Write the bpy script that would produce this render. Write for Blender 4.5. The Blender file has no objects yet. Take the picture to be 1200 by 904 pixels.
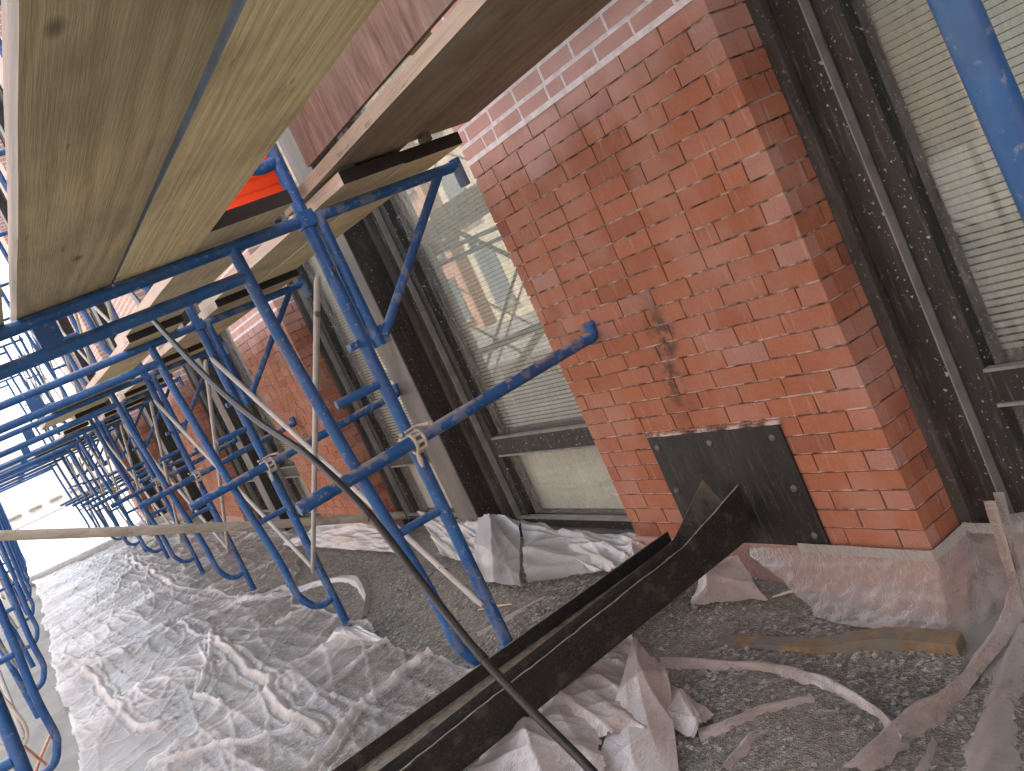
import bpy, bmesh, math, random
import numpy as np
from mathutils import Vector, Matrix
R_ = math.radians
SC = bpy.context.scene
COL = SC.collection
random.seed(7)

# ------------------------------------------------------------------ camera, sky, sun, exposure
# world: X towards the building, Y along the walkway, Z up, origin at the eye
CAM = ((0.77630509, -0.47306742, -0.41660247),
       (-0.41494611, 0.11400481, -0.90267526),
       (0.47452095, 0.87361898, -0.10779497))      # rows: image right, image down, view direction
FPX = 1075.13
cd = bpy.data.cameras.new('camera'); cam = bpy.data.objects.new('camera', cd); COL.objects.link(cam)
r, d, f = [Vector(v) for v in CAM]
m = Matrix(((r.x, -d.x, -f.x, 0), (r.y, -d.y, -f.y, 0), (r.z, -d.z, -f.z, 0), (0, 0, 0, 1)))
cam.matrix_world = m
cd.sensor_width = 36; cd.lens = 36 * FPX / 1200; cd.clip_start = .05; cd.clip_end = 600
SC.camera = cam
SUN_EL, SUN_AZ = 52, 58
w = bpy.data.worlds.new('World'); SC.world = w; w.use_nodes = True
nt = w.node_tree; bg = nt.nodes['Background']; sky = nt.nodes.new('ShaderNodeTexSky')
sky.sky_type = 'NISHITA'; sky.sun_disc = False; sky.sun_elevation = R_(SUN_EL); sky.sun_rotation = R_(SUN_AZ)
sky.air_density = 1.0; sky.dust_density = 5.0; sky.ozone_density = .6
hs = nt.nodes.new('ShaderNodeHueSaturation'); hs.inputs['Saturation'].default_value = .55      # thin high haze: a paler, whiter sky
nt.links.new(sky.outputs[0], hs.inputs['Color']); nt.links.new(hs.outputs[0], bg.inputs[0]); bg.inputs[1].default_value = .15
sd = bpy.data.lights.new('sun', 'SUN'); so = bpy.data.objects.new('sun', sd); COL.objects.link(so)
sd.energy = 4.0; sd.angle = R_(.5); sd.color = (1, .975, .93)
sv = Vector((math.sin(R_(SUN_AZ)) * math.cos(R_(SUN_EL)), math.cos(R_(SUN_AZ)) * math.cos(R_(SUN_EL)), math.sin(R_(SUN_EL))))
so.rotation_euler = sv.to_track_quat('Z', 'Y').to_euler()
SC.view_settings.view_transform = 'Standard'; SC.view_settings.look = 'None'
SC.view_settings.exposure = 2.62; SC.view_settings.gamma = 1
SC.render.engine = 'CYCLES'
try:
    SC.cycles.max_bounces = 8; SC.cycles.transparent_max_bounces = 24; SC.cycles.diffuse_bounces = 5
    SC.cycles.use_denoising = True
except Exception: pass

# ------------------------------------------------------------------ measuring helpers (survey of the place)
Rn = np.array(CAM)
def ray(px, py): return Rn.T @ np.array([px - 600, py - 452, FPX])
def onZ(px, py, z): v = ray(px, py); return Vector(v * z / v[2])
def onX(px, py, x): v = ray(px, py); return Vector(v * x / v[0])
def onY(px, py, y): v = ray(px, py); return Vector(v * y / v[1])
G0 = -1.42                                          # walkway level below the eye

def vnoise(x, y, seed=0):
    xi = np.floor(x).astype(np.int64); yi = np.floor(y).astype(np.int64); xf = x - xi; yf = y - yi
    def h(a, b):
        n = (a * 374761393 + b * 668265263 + seed * 1442695041) & 0xffffffff
        n = ((n ^ (n >> 13)) * 1274126177) & 0xffffffff
        return ((n ^ (n >> 16)) & 0xffffff) / float(0xffffff)
    u = xf * xf * (3 - 2 * xf); v = yf * yf * (3 - 2 * yf)
    return (h(xi, yi) * (1 - u) + h(xi + 1, yi) * u) * (1 - v) + (h(xi, yi + 1) * (1 - u) + h(xi + 1, yi + 1) * u) * v
def fbm(x, y, seed=0, o=4):
    s = 0; a = .5
    for i in range(o):
        s = s + a * vnoise(x * 2 ** i, y * 2 ** i, seed + i * 17); a *= .5
    return s
def ground_z(x, y):
    x = np.asarray(x, float); y = np.asarray(y, float)
    z = G0 + .03 * (fbm(x * 1.3, y * 1.3, 3, 3) - .45)
    z = z - .07 * np.clip((x - 1.35) / .6, 0, 1) * np.clip((2.6 - y) / .5, 0, 1)
    z = z + .07 * np.exp(-((x - 1.65) / .35) ** 2 - ((y - 3.15) / .5) ** 2)      # rubble heaped at the wall
    z = z + .07 * np.exp(-((x - 1.75) / .25) ** 2 - ((y - 4.6) / .9) ** 2)
    z = z + .045 * np.exp(-((x - 1.86) / .09) ** 2 - ((y - 1.98) / .22) ** 2)
    return z
def gz(x, y): return float(ground_z(x, y))

# ------------------------------------------------------------------ material helpers
class NT:
    def __init__(s, name):
        s.m = bpy.data.materials.new(name); s.m.use_nodes = True; s.t = s.m.node_tree
        s.p = s.t.nodes['Principled BSDF']; s.out = s.t.nodes['Material Output']
        s.tc = s.t.nodes.new('ShaderNodeTexCoord')
    def n(s, ty, **kw):
        o = s.t.nodes.new('ShaderNode' + ty)
        for k, v in kw.items(): setattr(o, k, v)
        return o
    def l(s, a, b): s.t.links.new(a, b)
    def mp(s, sc=(1, 1, 1), rot=(0, 0, 0), co='Object', loc=(0, 0, 0)):
        o = s.n('Mapping'); o.inputs['Scale'].default_value = sc; o.inputs['Rotation'].default_value = rot; o.inputs['Location'].default_value = loc
        s.l(s.tc.outputs[co], o.inputs[0]); return o.outputs[0]
    def noise(s, sc, det=4, vec=None, dist=0, rough=.55):
        o = s.n('TexNoise'); o.inputs['Scale'].default_value = sc; o.inputs['Detail'].default_value = det
        o.inputs['Distortion'].default_value = dist; o.inputs['Roughness'].default_value = rough
        s.l(vec if vec is not None else s.tc.outputs['Object'], o.inputs['Vector']); return o.outputs['Fac']
    def ramp(s, fac, stops):
        o = s.n('ValToRGB'); e = o.color_ramp.elements
        while len(e) < len(stops): e.new(.5)
        for el, (p, c) in zip(e, stops):
            el.position = p; el.color = (c, c, c, 1) if isinstance(c, (int, float)) else (*c, 1)
        s.l(fac, o.inputs[0]); return o.outputs[0]
    def mix(s, fac, a, b, blend='MIX'):
        o = s.n('Mix', data_type='RGBA', blend_type=blend)
        for k, v in ((0, fac), (6, a), (7, b)):
            if isinstance(v, (int, float)): o.inputs[k].default_value = v
            elif isinstance(v, tuple): o.inputs[k].default_value = (*v, 1)
            else: s.l(v, o.inputs[k])
        return o.outputs[2]
    def math(s, op, a, b=0):
        o = s.n('Math', operation=op)
        for k, v in ((0, a), (1, b)):
            if isinstance(v, (int, float)): o.inputs[k].default_value = v
            else: s.l(v, o.inputs[k])
        return o.outputs[0]
    def bump(s, h, st=.3, dist=.01):
        o = s.n('Bump'); o.inputs['Strength'].default_value = st; o.inputs['Distance'].default_value = dist
        s.l(h, o.inputs['Height']); s.l(o.outputs[0], s.p.inputs['Normal']); return o.outputs[0]
    def up(s):
        g = s.n('NewGeometry'); x = s.n('SeparateXYZ'); s.l(g.outputs['Normal'], x.inputs[0]); return x.outputs['Z']
    def base(s, c, rough=.6, metal=0, spec=.5):
        if isinstance(c, tuple): s.p.inputs['Base Color'].default_value = (*c, 1)
        else: s.l(c, s.p.inputs['Base Color'])
        if isinstance(rough, (int, float)): s.p.inputs['Roughness'].default_value = rough
        else: s.l(rough, s.p.inputs['Roughness'])
        s.p.inputs['Metallic'].default_value = metal; s.p.inputs['Specular IOR Level'].default_value = spec
        return s.m
M = {}
def paint(name, c, c2, dust=.45, rough=.42):
    k = NT(name)
    n = k.noise(9, 6); col = k.mix(k.ramp(n, [(.35, 0.), (.7, 1.)]), c, c2)
    chips = k.ramp(k.noise(60, 5), [(.70, 0.), (.74, 1.)])
    col = k.mix(k.math('MULTIPLY', chips, .55), col, (.32, .27, .22))
    sp = k.ramp(k.noise(60, 3), [(.62, 0.), (.7, 1.)])
    col = k.mix(k.math('MULTIPLY', sp, .35), col, (.45, .42, .38))
    xz = k.n('SeparateXYZ'); k.l(k.tc.outputs['Object'], xz.inputs[0])
    lowz = k.ramp(xz.outputs['Z'], [(.05, .40), (.75, .06)])            # splashed cement and dirt on the lower posts
    spl = k.ramp(k.noise(17, 7, k.mp((1, 1, .55))), [(.55, 0.), (.58, 1.)])
    col = k.mix(k.math('MULTIPLY', spl, lowz), col, (.30, .28, .24))
    rust = k.ramp(k.noise(11, 7, k.mp(loc=(4, 4, 4))), [(.69, 0.), (.70, .9)]); col = k.mix(rust, col, (.12, .06, .03))
    dz = k.math('MULTIPLY', k.ramp(k.up(), [(.35, 0.), (.95, 1.)]), k.ramp(k.noise(14, 7), [(.47, 0.), (.53, 1.)]))
    col = k.mix(k.math('MULTIPLY', dz, dust), col, (.36, .31, .27))
    k.bump(k.noise(50, 4), .25, .002)
    return k.base(col, k.ramp(k.noise(20, 4), [(.3, rough - .1), (.7, rough + .2)]))
M['blue'] = paint('blue scaffold paint', (.012, .078, .235), (.018, .118, .32))
M['bluedusty'] = paint('dust caked blue paint', (.012, .075, .23), (.018, .115, .31), 1.0)
M['galv'] = paint('galvanised steel', (.46, .45, .41), (.36, .35, .32), .3, .45)
M['clamp'] = paint('zinc clamp', (.40, .34, .25), (.55, .50, .42), .4, .4)

def wood(name, cols, ring=7., stain=.25, ysc=.35, seedloc=(0, 0, 0), rough=.75, axis=1, knot=True):
    k = NT(name)
    sc = [1, 1, 1]; sc[axis] = ysc / 4
    v = k.mp(tuple(sc), loc=seedloc)
    warp = k.noise(2.2, 3, v)
    wv = k.n('TexWave', wave_type='BANDS', bands_direction='X' if axis != 0 else 'Y')
    wv.inputs['Scale'].default_value = ring; wv.inputs['Distortion'].default_value = 13.; wv.inputs['Detail'].default_value = 3
    wv.inputs['Detail Scale'].default_value = 1.2; wv.inputs['Detail Roughness'].default_value = .55
    k.l(v, wv.inputs['Vector'])
    fs = [60, 60, 60]; fs[axis] = 2.0
    fine = k.noise(3.2, 5, k.mp(tuple(fs), loc=seedloc))
    fac = k.math('ADD', k.math('MULTIPLY', wv.outputs['Fac'], .34), k.math('MULTIPLY', fine, .72))
    col = k.ramp(fac, [(.2, cols[0]), (.5, cols[1]), (.85, cols[2])])
    blot = k.ramp(k.noise(2.5, 5, k.mp((1.4, .7, 1.4), loc=seedloc)), [(.35, 0.), (.65, 1.)])
    col = k.mix(k.math('MULTIPLY', blot, stain), col, cols[3])
    if knot:
        vo = k.n('TexVoronoi'); vo.inputs['Scale'].default_value = 1.0
        ks = [5.5, 5.5, 5.5]; ks[axis] = 2.6
        k.l(k.mp(tuple(ks), loc=seedloc), vo.inputs['Vector'])
        kn = k.ramp(vo.outputs['Distance'], [(.03, 1.), (.10, 0.)])
        col = k.mix(k.math('MULTIPLY', kn, .8), col, (.06, .035, .02))
    scr = k.ramp(k.noise(5, 4, k.mp((9, 1.1, 9), loc=(3, seedloc[1], 1))), [(.665, 0.), (.70, 1.)])
    dirt = k.ramp(k.noise(3.2, 7, k.mp((1.6, .8, 1.6), loc=(seedloc[1], 4, 2))), [(.5, 0.), (.72, .45)]); col = k.mix(dirt, col, (.13, .095, .055))
    col = k.mix(k.math('MULTIPLY', scr, .55), col, (.10, .075, .05))
    k.bump(fac, .5, .004)
    return k.base(col, rough)
M['plank1'] = wood('weathered plank wood', [(.30, .24, .11), (.49, .405, .21), (.60, .50, .28), (.31, .255, .145)], 5, .65, .30, (1.3, .2, 0))
M['plank2'] = wood('yellow pine plank wood', [(.56, .45, .21), (.73, .60, .31), (.80, .68, .38), (.55, .47, .27)], 11, .5, .14, (4.1, 2, 0))
M['plank3'] = wood('new pine plank wood', [(.46, .37, .20), (.57, .47, .27), (.62, .53, .33), (.48, .42, .26)], 9, .4, .12, (7.7, 5, 0))
M['plank4'] = wood('brown wet plank wood', [(.10, .07, .04), (.19, .135, .075), (.27, .205, .125), (.32, .28, .20)], 5, .75, .22, (2.7, 9, 0))
M['sidewood'] = wood('sawn timber edge wood', [(.27, .205, .145), (.38, .30, .215), (.46, .375, .28), (.26, .22, .165)], 9, .4, .15, (0, 3, 0), knot=False)
M['edgelight'] = wood('light sawn edge', [(.50, .40, .30), (.62, .51, .40), (.68, .58, .47), (.48, .42, .34)], 9, .4, .15, (0, 3, 0), knot=False)
kk = NT('weathered reddish plywood')
pa = kk.noise(3.0, 8, kk.mp((5, 5, 1.2)), .8); pb = kk.noise(9, 6, kk.mp((9, 9, 1.0))); pc = kk.noise(2.2, 5, kk.mp(loc=(2, 2, 2)))
pcol = kk.ramp(kk.math('ADD', kk.math('MULTIPLY', pa, .6), kk.math('MULTIPLY', pb, .4)), [(.32, (.055, .030, .022)), (.48, (.15, .088, .062)), (.60, (.22, .145, .11)), (.74, (.32, .26, .22))])
pcol = kk.mix(kk.ramp(pc, [(.42, 0.), (.62, .55)]), pcol, (.20, .155, .13))
kk.bump(pb, .5, .004); M['ply'] = kk.base(pcol, .8)
M['pole'] = wood('weathered wooden pole', [(.30, .26, .19), (.42, .37, .28), (.50, .45, .36), (.34, .31, .25)], 9, .4, .15, (0, 3, 0), axis=0, knot=False)
def plain(name, c, rough=.6, metal=0, var=.25, sc=12, bump=.15, spec=.5):
    k = NT(name); n = k.noise(sc, 5)
    lo = tuple(x * (1 - var) for x in c); hi = tuple(min(1, x * (1 + var)) for x in c)
    col = k.ramp(n, [(.3, lo), (.7, hi)])
    if bump: k.bump(k.noise(sc * 4, 4), bump, .004)
    return k.base(col, rough, metal, spec)
M['endshade'] = plain('shade coloured plank end', (.022, .016, .013), .8)  # shade on the plank ends, put into their colour
M['edgepaint'] = plain('grey blue painted plank edge', (.10, .125, .135), .7)
M['rubber'] = plain('black rubber hose', (.018, .018, .018), .38, 0, .4, 30)
M['orange'] = plain('orange plastic', (.75, .12, .03), .5)
k = NT('orange plastic netting'); tl = k.n('BsdfTranslucent'); tl.inputs[0].default_value = (1, .22, .08, 1); mx = k.n('MixShader'); mx.inputs[0].default_value = .55
k.base((.85, .16, .05), .4); k.l(k.p.outputs[0], mx.inputs[1]); k.l(tl.outputs[0], mx.inputs[2]); k.l(mx.outputs[0], k.out.inputs[0]); M['orange'] = k.m
M['rope'] = plain('orange rope', (.62, .30, .18), .8)
M['cream'] = plain('cream cable', (.6, .55, .42), .7)
M['pipe'] = plain('grey pipe', (.32, .32, .31), .6)
def dusty(name, c, c2, speck=.5, streak=.4, rough=.55, metal=.0, scz=2.):
    k = NT(name)
    n = k.noise(7, 6, k.mp((1, 1, .35)))
    col = k.mix(k.ramp(n, [(.35, 0.), (.68, 1.)]), c, c2)
    st = k.ramp(k.noise(14, 5, k.mp((5, 5, .5))), [(.55, 0.), (.72, 1.)])
    col = k.mix(k.math('MULTIPLY', st, streak), col, (.22, .21, .19))
    sp = k.ramp(k.noise(70, 3), [(.64, 0.), (.69, 1.)])
    col = k.mix(k.math('MULTIPLY', sp, speck), col, (.42, .42, .40))
    k.bump(k.noise(60, 4), .3, .002)
    return k.base(col, rough, metal)
M['flange'] = dusty('dusty grey steel', (.032, .031, .027), (.085, .08, .07), .35, .35)
M['brownsteel'] = dusty('dark brown steel', (.013, .0105, .009), (.032, .026, .022), .3, .25)
M['blacksash'] = dusty('black speckled sash', (.007, .008, .008), (.022, .024, .023), .8, .3)
M['lightline'] = plain('bare aluminium edge', (.20, .20, .18), .5)
M['colface'] = dusty('dusty lit column face', (.075, .069, .062), (.15, .138, .126), .3, .35)  # dust, plus the front's daylight put into the colour
M['darkcol'] = dusty('shaded column side', (.010, .009, .008), (.028, .026, .023), .6, .2)  # same column metal, with the side's shade put into the colour
M['platem'] = dusty('black access plate metal', (.006, .007, .007), (.026, .026, .026), .10, .2, .6)
M['screw'] = plain('dusty screw', (.13, .13, .12), .55, .3)

def brick_mat():
    k = NT('red brick')
    at = k.n('Attribute', attribute_name='tint')
    col = k.ramp(at.outputs['Fac'], [(0, (.15, .06, .04)), (.25, (.29, .105, .055)), (.6, (.385, .15, .078)), (.86, (.38, .16, .10)), (1, (.37, .21, .17))])
    n = k.noise(14, 6, k.mp((1, 1, 1.6)))
    col = k.mix(k.math('MULTIPLY', k.ramp(n, [(.3, 0.), (.75, 1.)]), .3), col, (.42, .21, .14))
    fine = k.ramp(k.noise(120, 3), [(.35, 0.), (.65, 1.)])
    col = k.mix(k.math('MULTIPLY', fine, .28), col, (.22, .07, .04))
    g = k.n('NewGeometry'); xy = k.n('SeparateXYZ'); k.l(k.tc.outputs['Object'], xy.inputs[0])
    # whitish bloom: towards the top courses and in patches
    zt = k.ramp(k.math('ADD', xy.outputs['Z'], k.math('MULTIPLY', k.noise(3.5, 5), .5)), [(.55, 0.), (.80, .8)])
    col = k.mix(zt, col, (.64, .40, .35))
    pat = k.ramp(k.noise(3.2, 6, k.mp((1, 1, .8), loc=(3, 1.2, 0))), [(.50, 0.), (.66, 1.)])
    col = k.mix(k.math('MULTIPLY', pat, .34), col, (.45, .30, .24))
    # drips of dust running down
    dr = k.ramp(k.noise(9, 5, k.mp((6, 6, .55))), [(.60, 0.), (.70, 1.)])
    col = k.mix(k.math('MULTIPLY', dr, .28), col, (.55, .45, .40))
    # dark run stain on the near pier
    wob = k.math('MULTIPLY', k.math('SUBTRACT', k.noise(6, 5), .5), .28)
    dy = k.math('ABSOLUTE', k.math('SUBTRACT', k.math('ADD', xy.outputs['Y'], k.math('MULTIPLY', xy.outputs['Z'], .18)), k.math('ADD', .70, wob)))
    s1 = k.ramp(k.math('MULTIPLY', dy, 10.), [(.18, 1.), (.85, 0.)])
    sz = k.math('MULTIPLY', k.ramp(xy.outputs['Z'], [(0, 0.), (.001, 1.)]), 1.)
    zz = k.math('ABSOLUTE', k.math('ADD', xy.outputs['Z'], .50))
    s2 = k.ramp(k.math('MULTIPLY', zz, 2.4), [(.25, 1.), (.75, 0.)])
    st = k.math('MULTIPLY', k.math('MULTIPLY', s1, s2), k.ramp(k.noise(22, 6), [(.40, 0.), (.56, 1.)]))
    col = k.mix(k.math('MULTIPLY', st, .85), col, (.06, .05, .042))
    k.bump(k.math('ADD', k.noise(110, 5), k.math('MULTIPLY', k.noise(22, 4), .8)), .55, .003)
    return k.base(col, .85, 0, .3)
M['brick'] = brick_mat()
k = NT('dark joint mortar'); M['joint'] = k.base(k.ramp(k.noise(16, 6), [(.36, (.06, .04, .032)), (.48, (.22, .16, .13)), (.60, (.52, .44, .40))]), .95)
k = NT('pale mortar'); k.bump(k.noise(60, 5), .6, .004); M['mortar'] = k.base(k.ramp(k.noise(20, 6), [(.35, (.66, .60, .58)), (.6, (.84, .80, .78))]), .95)
M['granite'] = plain('pink granite', (.36, .22, .19), .6, 0, .25, 60)

k = NT('gravel')
v1 = k.n('TexVoronoi'); v1.inputs['Scale'].default_value = 75; k.l(k.tc.outputs['Object'], v1.inputs['Vector'])
v2 = k.n('TexVoronoi'); v2.inputs['Scale'].default_value = 170; k.l(k.tc.outputs['Object'], v2.inputs['Vector'])
sepc = k.n('SeparateColor'); k.l(v1.outputs['Color'], sepc.inputs[0])
c1 = k.ramp(sepc.outputs[0], [(.0, (.11, .112, .10)), (.5, (.205, .205, .18)), (.85, (.31, .305, .27)), (1, (.50, .48, .44))])
c1 = k.mix(k.ramp(k.noise(2.6, 5), [(.42, 0.), (.66, .65)]), c1, (.30, .26, .20))
c1 = k.mix(k.ramp(k.noise(40, 4), [(.4, 0.), (.7, .4)]), c1, (.10, .10, .092))
k.bump(k.math('ADD', k.math('MULTIPLY', v1.outputs['Distance'], 1.), k.math('MULTIPLY', v2.outputs['Distance'], .8)), .9, .007)
M['gravel'] = k.base(c1, .95, 0, .2)
M['stone'] = plain('grey stone chips', (.24, .235, .205), .9, 0, .6, 25)
k = NT('street asphalt'); k.bump(k.noise(120, 4), .4, .005); M['asphalt'] = k.base(k.ramp(k.noise(1.5, 6), [(.3, (.12, .12, .115)), (.7, (.20, .195, .185))]), .9)
k = NT('concrete'); k.bump(k.noise(70, 5), .3, .004); M['concrete'] = k.base(k.ramp(k.noise(3, 6), [(.3, (.20, .20, .18)), (.7, (.30, .295, .27))]), .9)

def plastic(name, tintc, lo=.25, hi=.95, dirt=.5, patch=5.):
    k = NT(name); t = k.t
    t.nodes.remove(k.p)
    at = k.n('Attribute', attribute_name='fold')
    n1 = k.noise(patch, 6, None, 1.2); n2 = k.noise(26, 5, None, .6)
    dirtf = k.ramp(k.noise(2.2, 7, k.mp(loc=(5, 2, 1))), [(.42, 0.), (.64, dirt)])
    col = k.mix(dirtf, tintc, (.33, .25, .20))
    spk = k.ramp(k.noise(75, 4), [(.60, 0.), (.68, .7)])
    col = k.mix(spk, col, (.16, .15, .13))
    al = k.math('ADD', k.math('MULTIPLY', at.outputs['Fac'], .85), k.math('MULTIPLY', k.ramp(n1, [(.4, 0.), (.75, 1.)]), .22))
    al = k.math('ADD', al, k.math('MULTIPLY', k.ramp(n2, [(.5, 0.), (.7, 1.)]), .12))
    al = k.ramp(al, [(.16, lo), (1., hi)])
    bp = k.n('Bump'); bp.inputs['Strength'].default_value = .3; bp.inputs['Distance'].default_value = .008
    k.l(k.math('ADD', k.noise(30, 6, None, 2.), k.math('MULTIPLY', k.noise(9, 4, None, 3.), 1.5)), bp.inputs['Height'])
    df = k.n('BsdfDiffuse'); tl = k.n('BsdfTranslucent'); gl = k.n('BsdfGlossy'); tr = k.n('BsdfTransparent')
    gl.inputs['Roughness'].default_value = (.36 if 'sheet' in name else .55); gl.inputs['Color'].default_value = (.9, .9, .9, 1)
    for b in (df, tl): k.l(col, b.inputs['Color'])
    for b in (df, tl, gl): k.l(bp.outputs[0], b.inputs['Normal'])
    a = k.n('MixShader'); a.inputs[0].default_value = .22; k.l(df.outputs[0], a.inputs[1]); k.l(tl.outputs[0], a.inputs[2])
    b = k.n('MixShader'); k.l(al, b.inputs[0]); k.l(tr.outputs[0], b.inputs[1]); k.l(a.outputs[0], b.inputs[2])
    lw = k.n('LayerWeight'); lw.inputs['Blend'].default_value = .25; k.l(bp.outputs[0], lw.inputs['Normal'])
    c = k.n('MixShader'); k.l(k.ramp(lw.outputs['Fresnel'], [(0, .045), (1, .42)]), c.inputs[0]); k.l(b.outputs[0], c.inputs[1]); k.l(gl.outputs[0], c.inputs[2])
    k.l(c.outputs[0], k.out.inputs[0]); return k.m
M['sheet'] = plastic('dusty clear plastic sheet', (.76, .72, .68), .12, .95, .5)
M['wrap'] = plastic('milky plastic wrap', (.42, .40, .37), .22, .66, .3)
M['fold'] = plastic('folded plastic film', (.40, .345, .30), .50, .97, .6, 9.)
M['white'] = plastic('white crumpled plastic', (.36, .325, .295), .26, .88, .6, 9.)
M['drape'] = plastic('thin dusty draped film', (.25, .23, .205), .10, .60, .6, 7.)
M['tape'] = plastic('pale green tape', (.38, .43, .39), .75, .95, .2)

def glass_mat():
    k = NT('dusty window glass'); k.t.nodes.remove(k.p)
    tr = k.n('BsdfTransparent'); tr.inputs[0].default_value = (.90, .94, .91, 1)
    gl = k.n('BsdfGlossy'); gl.inputs['Roughness'].default_value = .015
    df = k.n('BsdfDiffuse'); df.inputs[0].default_value = (.40, .40, .37, 1)
    a = k.n('MixShader'); lw = k.n('LayerWeight'); lw.inputs['Blend'].default_value = .55
    fz = k.n('Fresnel'); fz.inputs['IOR'].default_value = 1.52; k.l(k.math('ADD', k.math('MULTIPLY', fz.outputs[0], .10), .058), a.inputs[0]); k.l(tr.outputs[0], a.inputs[1]); k.l(gl.outputs[0], a.inputs[2])
    b = k.n('MixShader')
    xy = k.n('SeparateXYZ'); k.l(k.tc.outputs['Object'], xy.inputs[0])
    low = k.ramp(k.math('ADD', xy.outputs['Z'], k.math('MULTIPLY', k.noise(5, 5), .35)), [(0, .75), (.0, .75)])
    st = k.ramp(k.noise(10, 6, k.mp((4, 4, .7))), [(.38, .10), (.8, .5)])
    sp = k.ramp(k.noise(90, 3), [(.63, 0.), (.68, .6)])
    at = k.n('Attribute', attribute_name='fold')
    ed = k.math('MULTIPLY', at.outputs['Fac'], k.ramp(k.noise(24, 5), [(.3, .35), (.7, 1.)]))
    k.l(k.math('MAXIMUM', k.math('MAXIMUM', st, sp), ed), b.inputs[0])
    k.l(a.outputs[0], b.inputs[1]); k.l(df.outputs[0], b.inputs[2]); k.l(b.outputs[0], k.out.inputs[0]); return k.m
M['glass'] = glass_mat()
M['slat'] = plain('pale green blind slats', (.66, .71, .63), .55, 0, .08, 3, 0)
M['shade'] = plain('cream shade', (.72, .73, .65), .8, 0, .12, 3, 0)
M['interior'] = plain('dark interior', (.05, .05, .045), .9)

# ------------------------------------------------------------------ mesh helpers
class MB:
    def __init__(s): s.v = []; s.f = []; s.sm = []; s.mi = []; s.mats = []; s.tint = []
    def _m(s, mat):
        if mat is None: return 0
        if mat not in s.mats: s.mats.append(mat)
        return s.mats.index(mat)
    def add(s, vs, fs, smooth=False, mat=None, tint=0.):
        o = len(s.v); s.v += [tuple(v) for v in vs]; mi = s._m(mat)
        for f in fs: s.f.append(tuple(i + o for i in f)); s.sm.append(smooth); s.mi.append(mi); s.tint.append(tint)
    def box(s, a, b, mat=None, tint=0., jit=0.):
        x0, y0, z0 = a; x1, y1, z1 = b
        vs = [(x, y, z) for z in (z0, z1) for y in (y0, y1) for x in (x0, x1)]
        if jit: vs = [tuple(c + random.uniform(-jit, jit) for c in v) for v in vs]
        s.add(vs, [(0, 2, 3, 1), (4, 5, 7, 6), (0, 1, 5, 4), (2, 6, 7, 3), (0, 4, 6, 2), (1, 3, 7, 5)], False, mat, tint)
    def bevbox(s, a, b, bev=.004, mat=None):
        bm = bmesh.new(); bmesh.ops.create_cube(bm, size=1)
        for v in bm.verts: v.co = Vector([(a[i] + b[i]) / 2 + v.co[i] * (b[i] - a[i]) for i in range(3)])
        bmesh.ops.bevel(bm, geom=bm.edges[:], offset=bev, segments=2, affect='EDGES', profile=.7)
        bm.verts.index_update(); s.add([v.co[:] for v in bm.verts], [[v.index for v in f.verts] for f in bm.faces], False, mat); bm.free()
    def tube(s, pts, r, n=14, mat=None, cap=True):
        P = [Vector(p) for p in pts]; rr = r if isinstance(r, (list, tuple)) else [r] * len(P)
        rings = []; u = None
        for i, p in enumerate(P):
            t = ((P[i + 1] - p).normalized() if i < len(P) - 1 else Vector()) + ((p - P[i - 1]).normalized() if i > 0 else Vector())
            t.normalize()
            if u is None: u = t.orthogonal().normalized()
            u = (u - t * u.dot(t)).normalized(); v = t.cross(u)
            rings.append([p + (u * math.cos(a) + v * math.sin(a)) * rr[i] for a in [2 * math.pi * j / n for j in range(n)]])
        vs = [q for rg in rings for q in rg]
        fs = [(i * n + j, i * n + (j + 1) % n, (i + 1) * n + (j + 1) % n, (i + 1) * n + j) for i in range(len(P) - 1) for j in range(n)]
        s.add(vs, fs, True, mat)
        if cap:
            s.add(rings[0], [tuple(range(n))[::-1]], False, mat); s.add(rings[-1], [tuple(range(n))], False, mat)
    def build(s, name, mat=None, parent=None, loc=None):
        me = bpy.data.meshes.new(name); me.from_pydata(s.v, [], s.f); me.update()
        me.polygons.foreach_set('use_smooth', s.sm)
        if s.mats:
            for q in s.mats: me.materials.append(q)
            me.polygons.foreach_set('material_index', s.mi)
        elif mat: me.materials.append(mat)
        if any(s.tint):
            a = me.attributes.new('tint', 'FLOAT', 'FACE'); a.data.foreach_set('value', s.tint)
        o = bpy.data.objects.new(name, me); COL.objects.link(o)
        if parent: o.parent = parent
        if loc: o.location = loc
        return o
def tag(o, label=None, cat=None, group=None, kind=None):
    if label: o['label'] = label
    if cat: o['category'] = cat
    if group: o['group'] = group
    if kind: o['kind'] = kind
    return o
def empty(name, loc=(0, 0, 0), label=None, cat=None, group=None):
    o = bpy.data.objects.new(name, None); COL.objects.link(o); o.location = loc; o.empty_display_size = .1
    return tag(o, label, cat, group)
def copy_tree(o, parent=None):
    c = o.copy(); COL.objects.link(c); c.parent = parent
    for ch in list(o.children): copy_tree(ch, c)
    return c
ORD = ['nearest', 'second', 'third', 'fourth', 'fifth', 'sixth', 'seventh', 'eighth', 'ninth', 'tenth']
def arc(P, n=6):        # smooth a polyline with Catmull-Rom
    P = [Vector(p) for p in P]; Q = [P[0] * 2 - P[1]] + P + [P[-1] * 2 - P[-2]]; out = []
    for i in range(1, len(Q) - 2):
        for j in range(n):
            t = j / n; a, b, c, d_ = Q[i - 1], Q[i], Q[i + 1], Q[i + 2]
            out.append(.5 * ((2 * b) + (c - a) * t + (2 * a - 5 * b + 4 * c - d_) * t * t + (3 * b - a - 3 * c + d_) * t ** 3))
    out.append(P[-1]); return out

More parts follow.
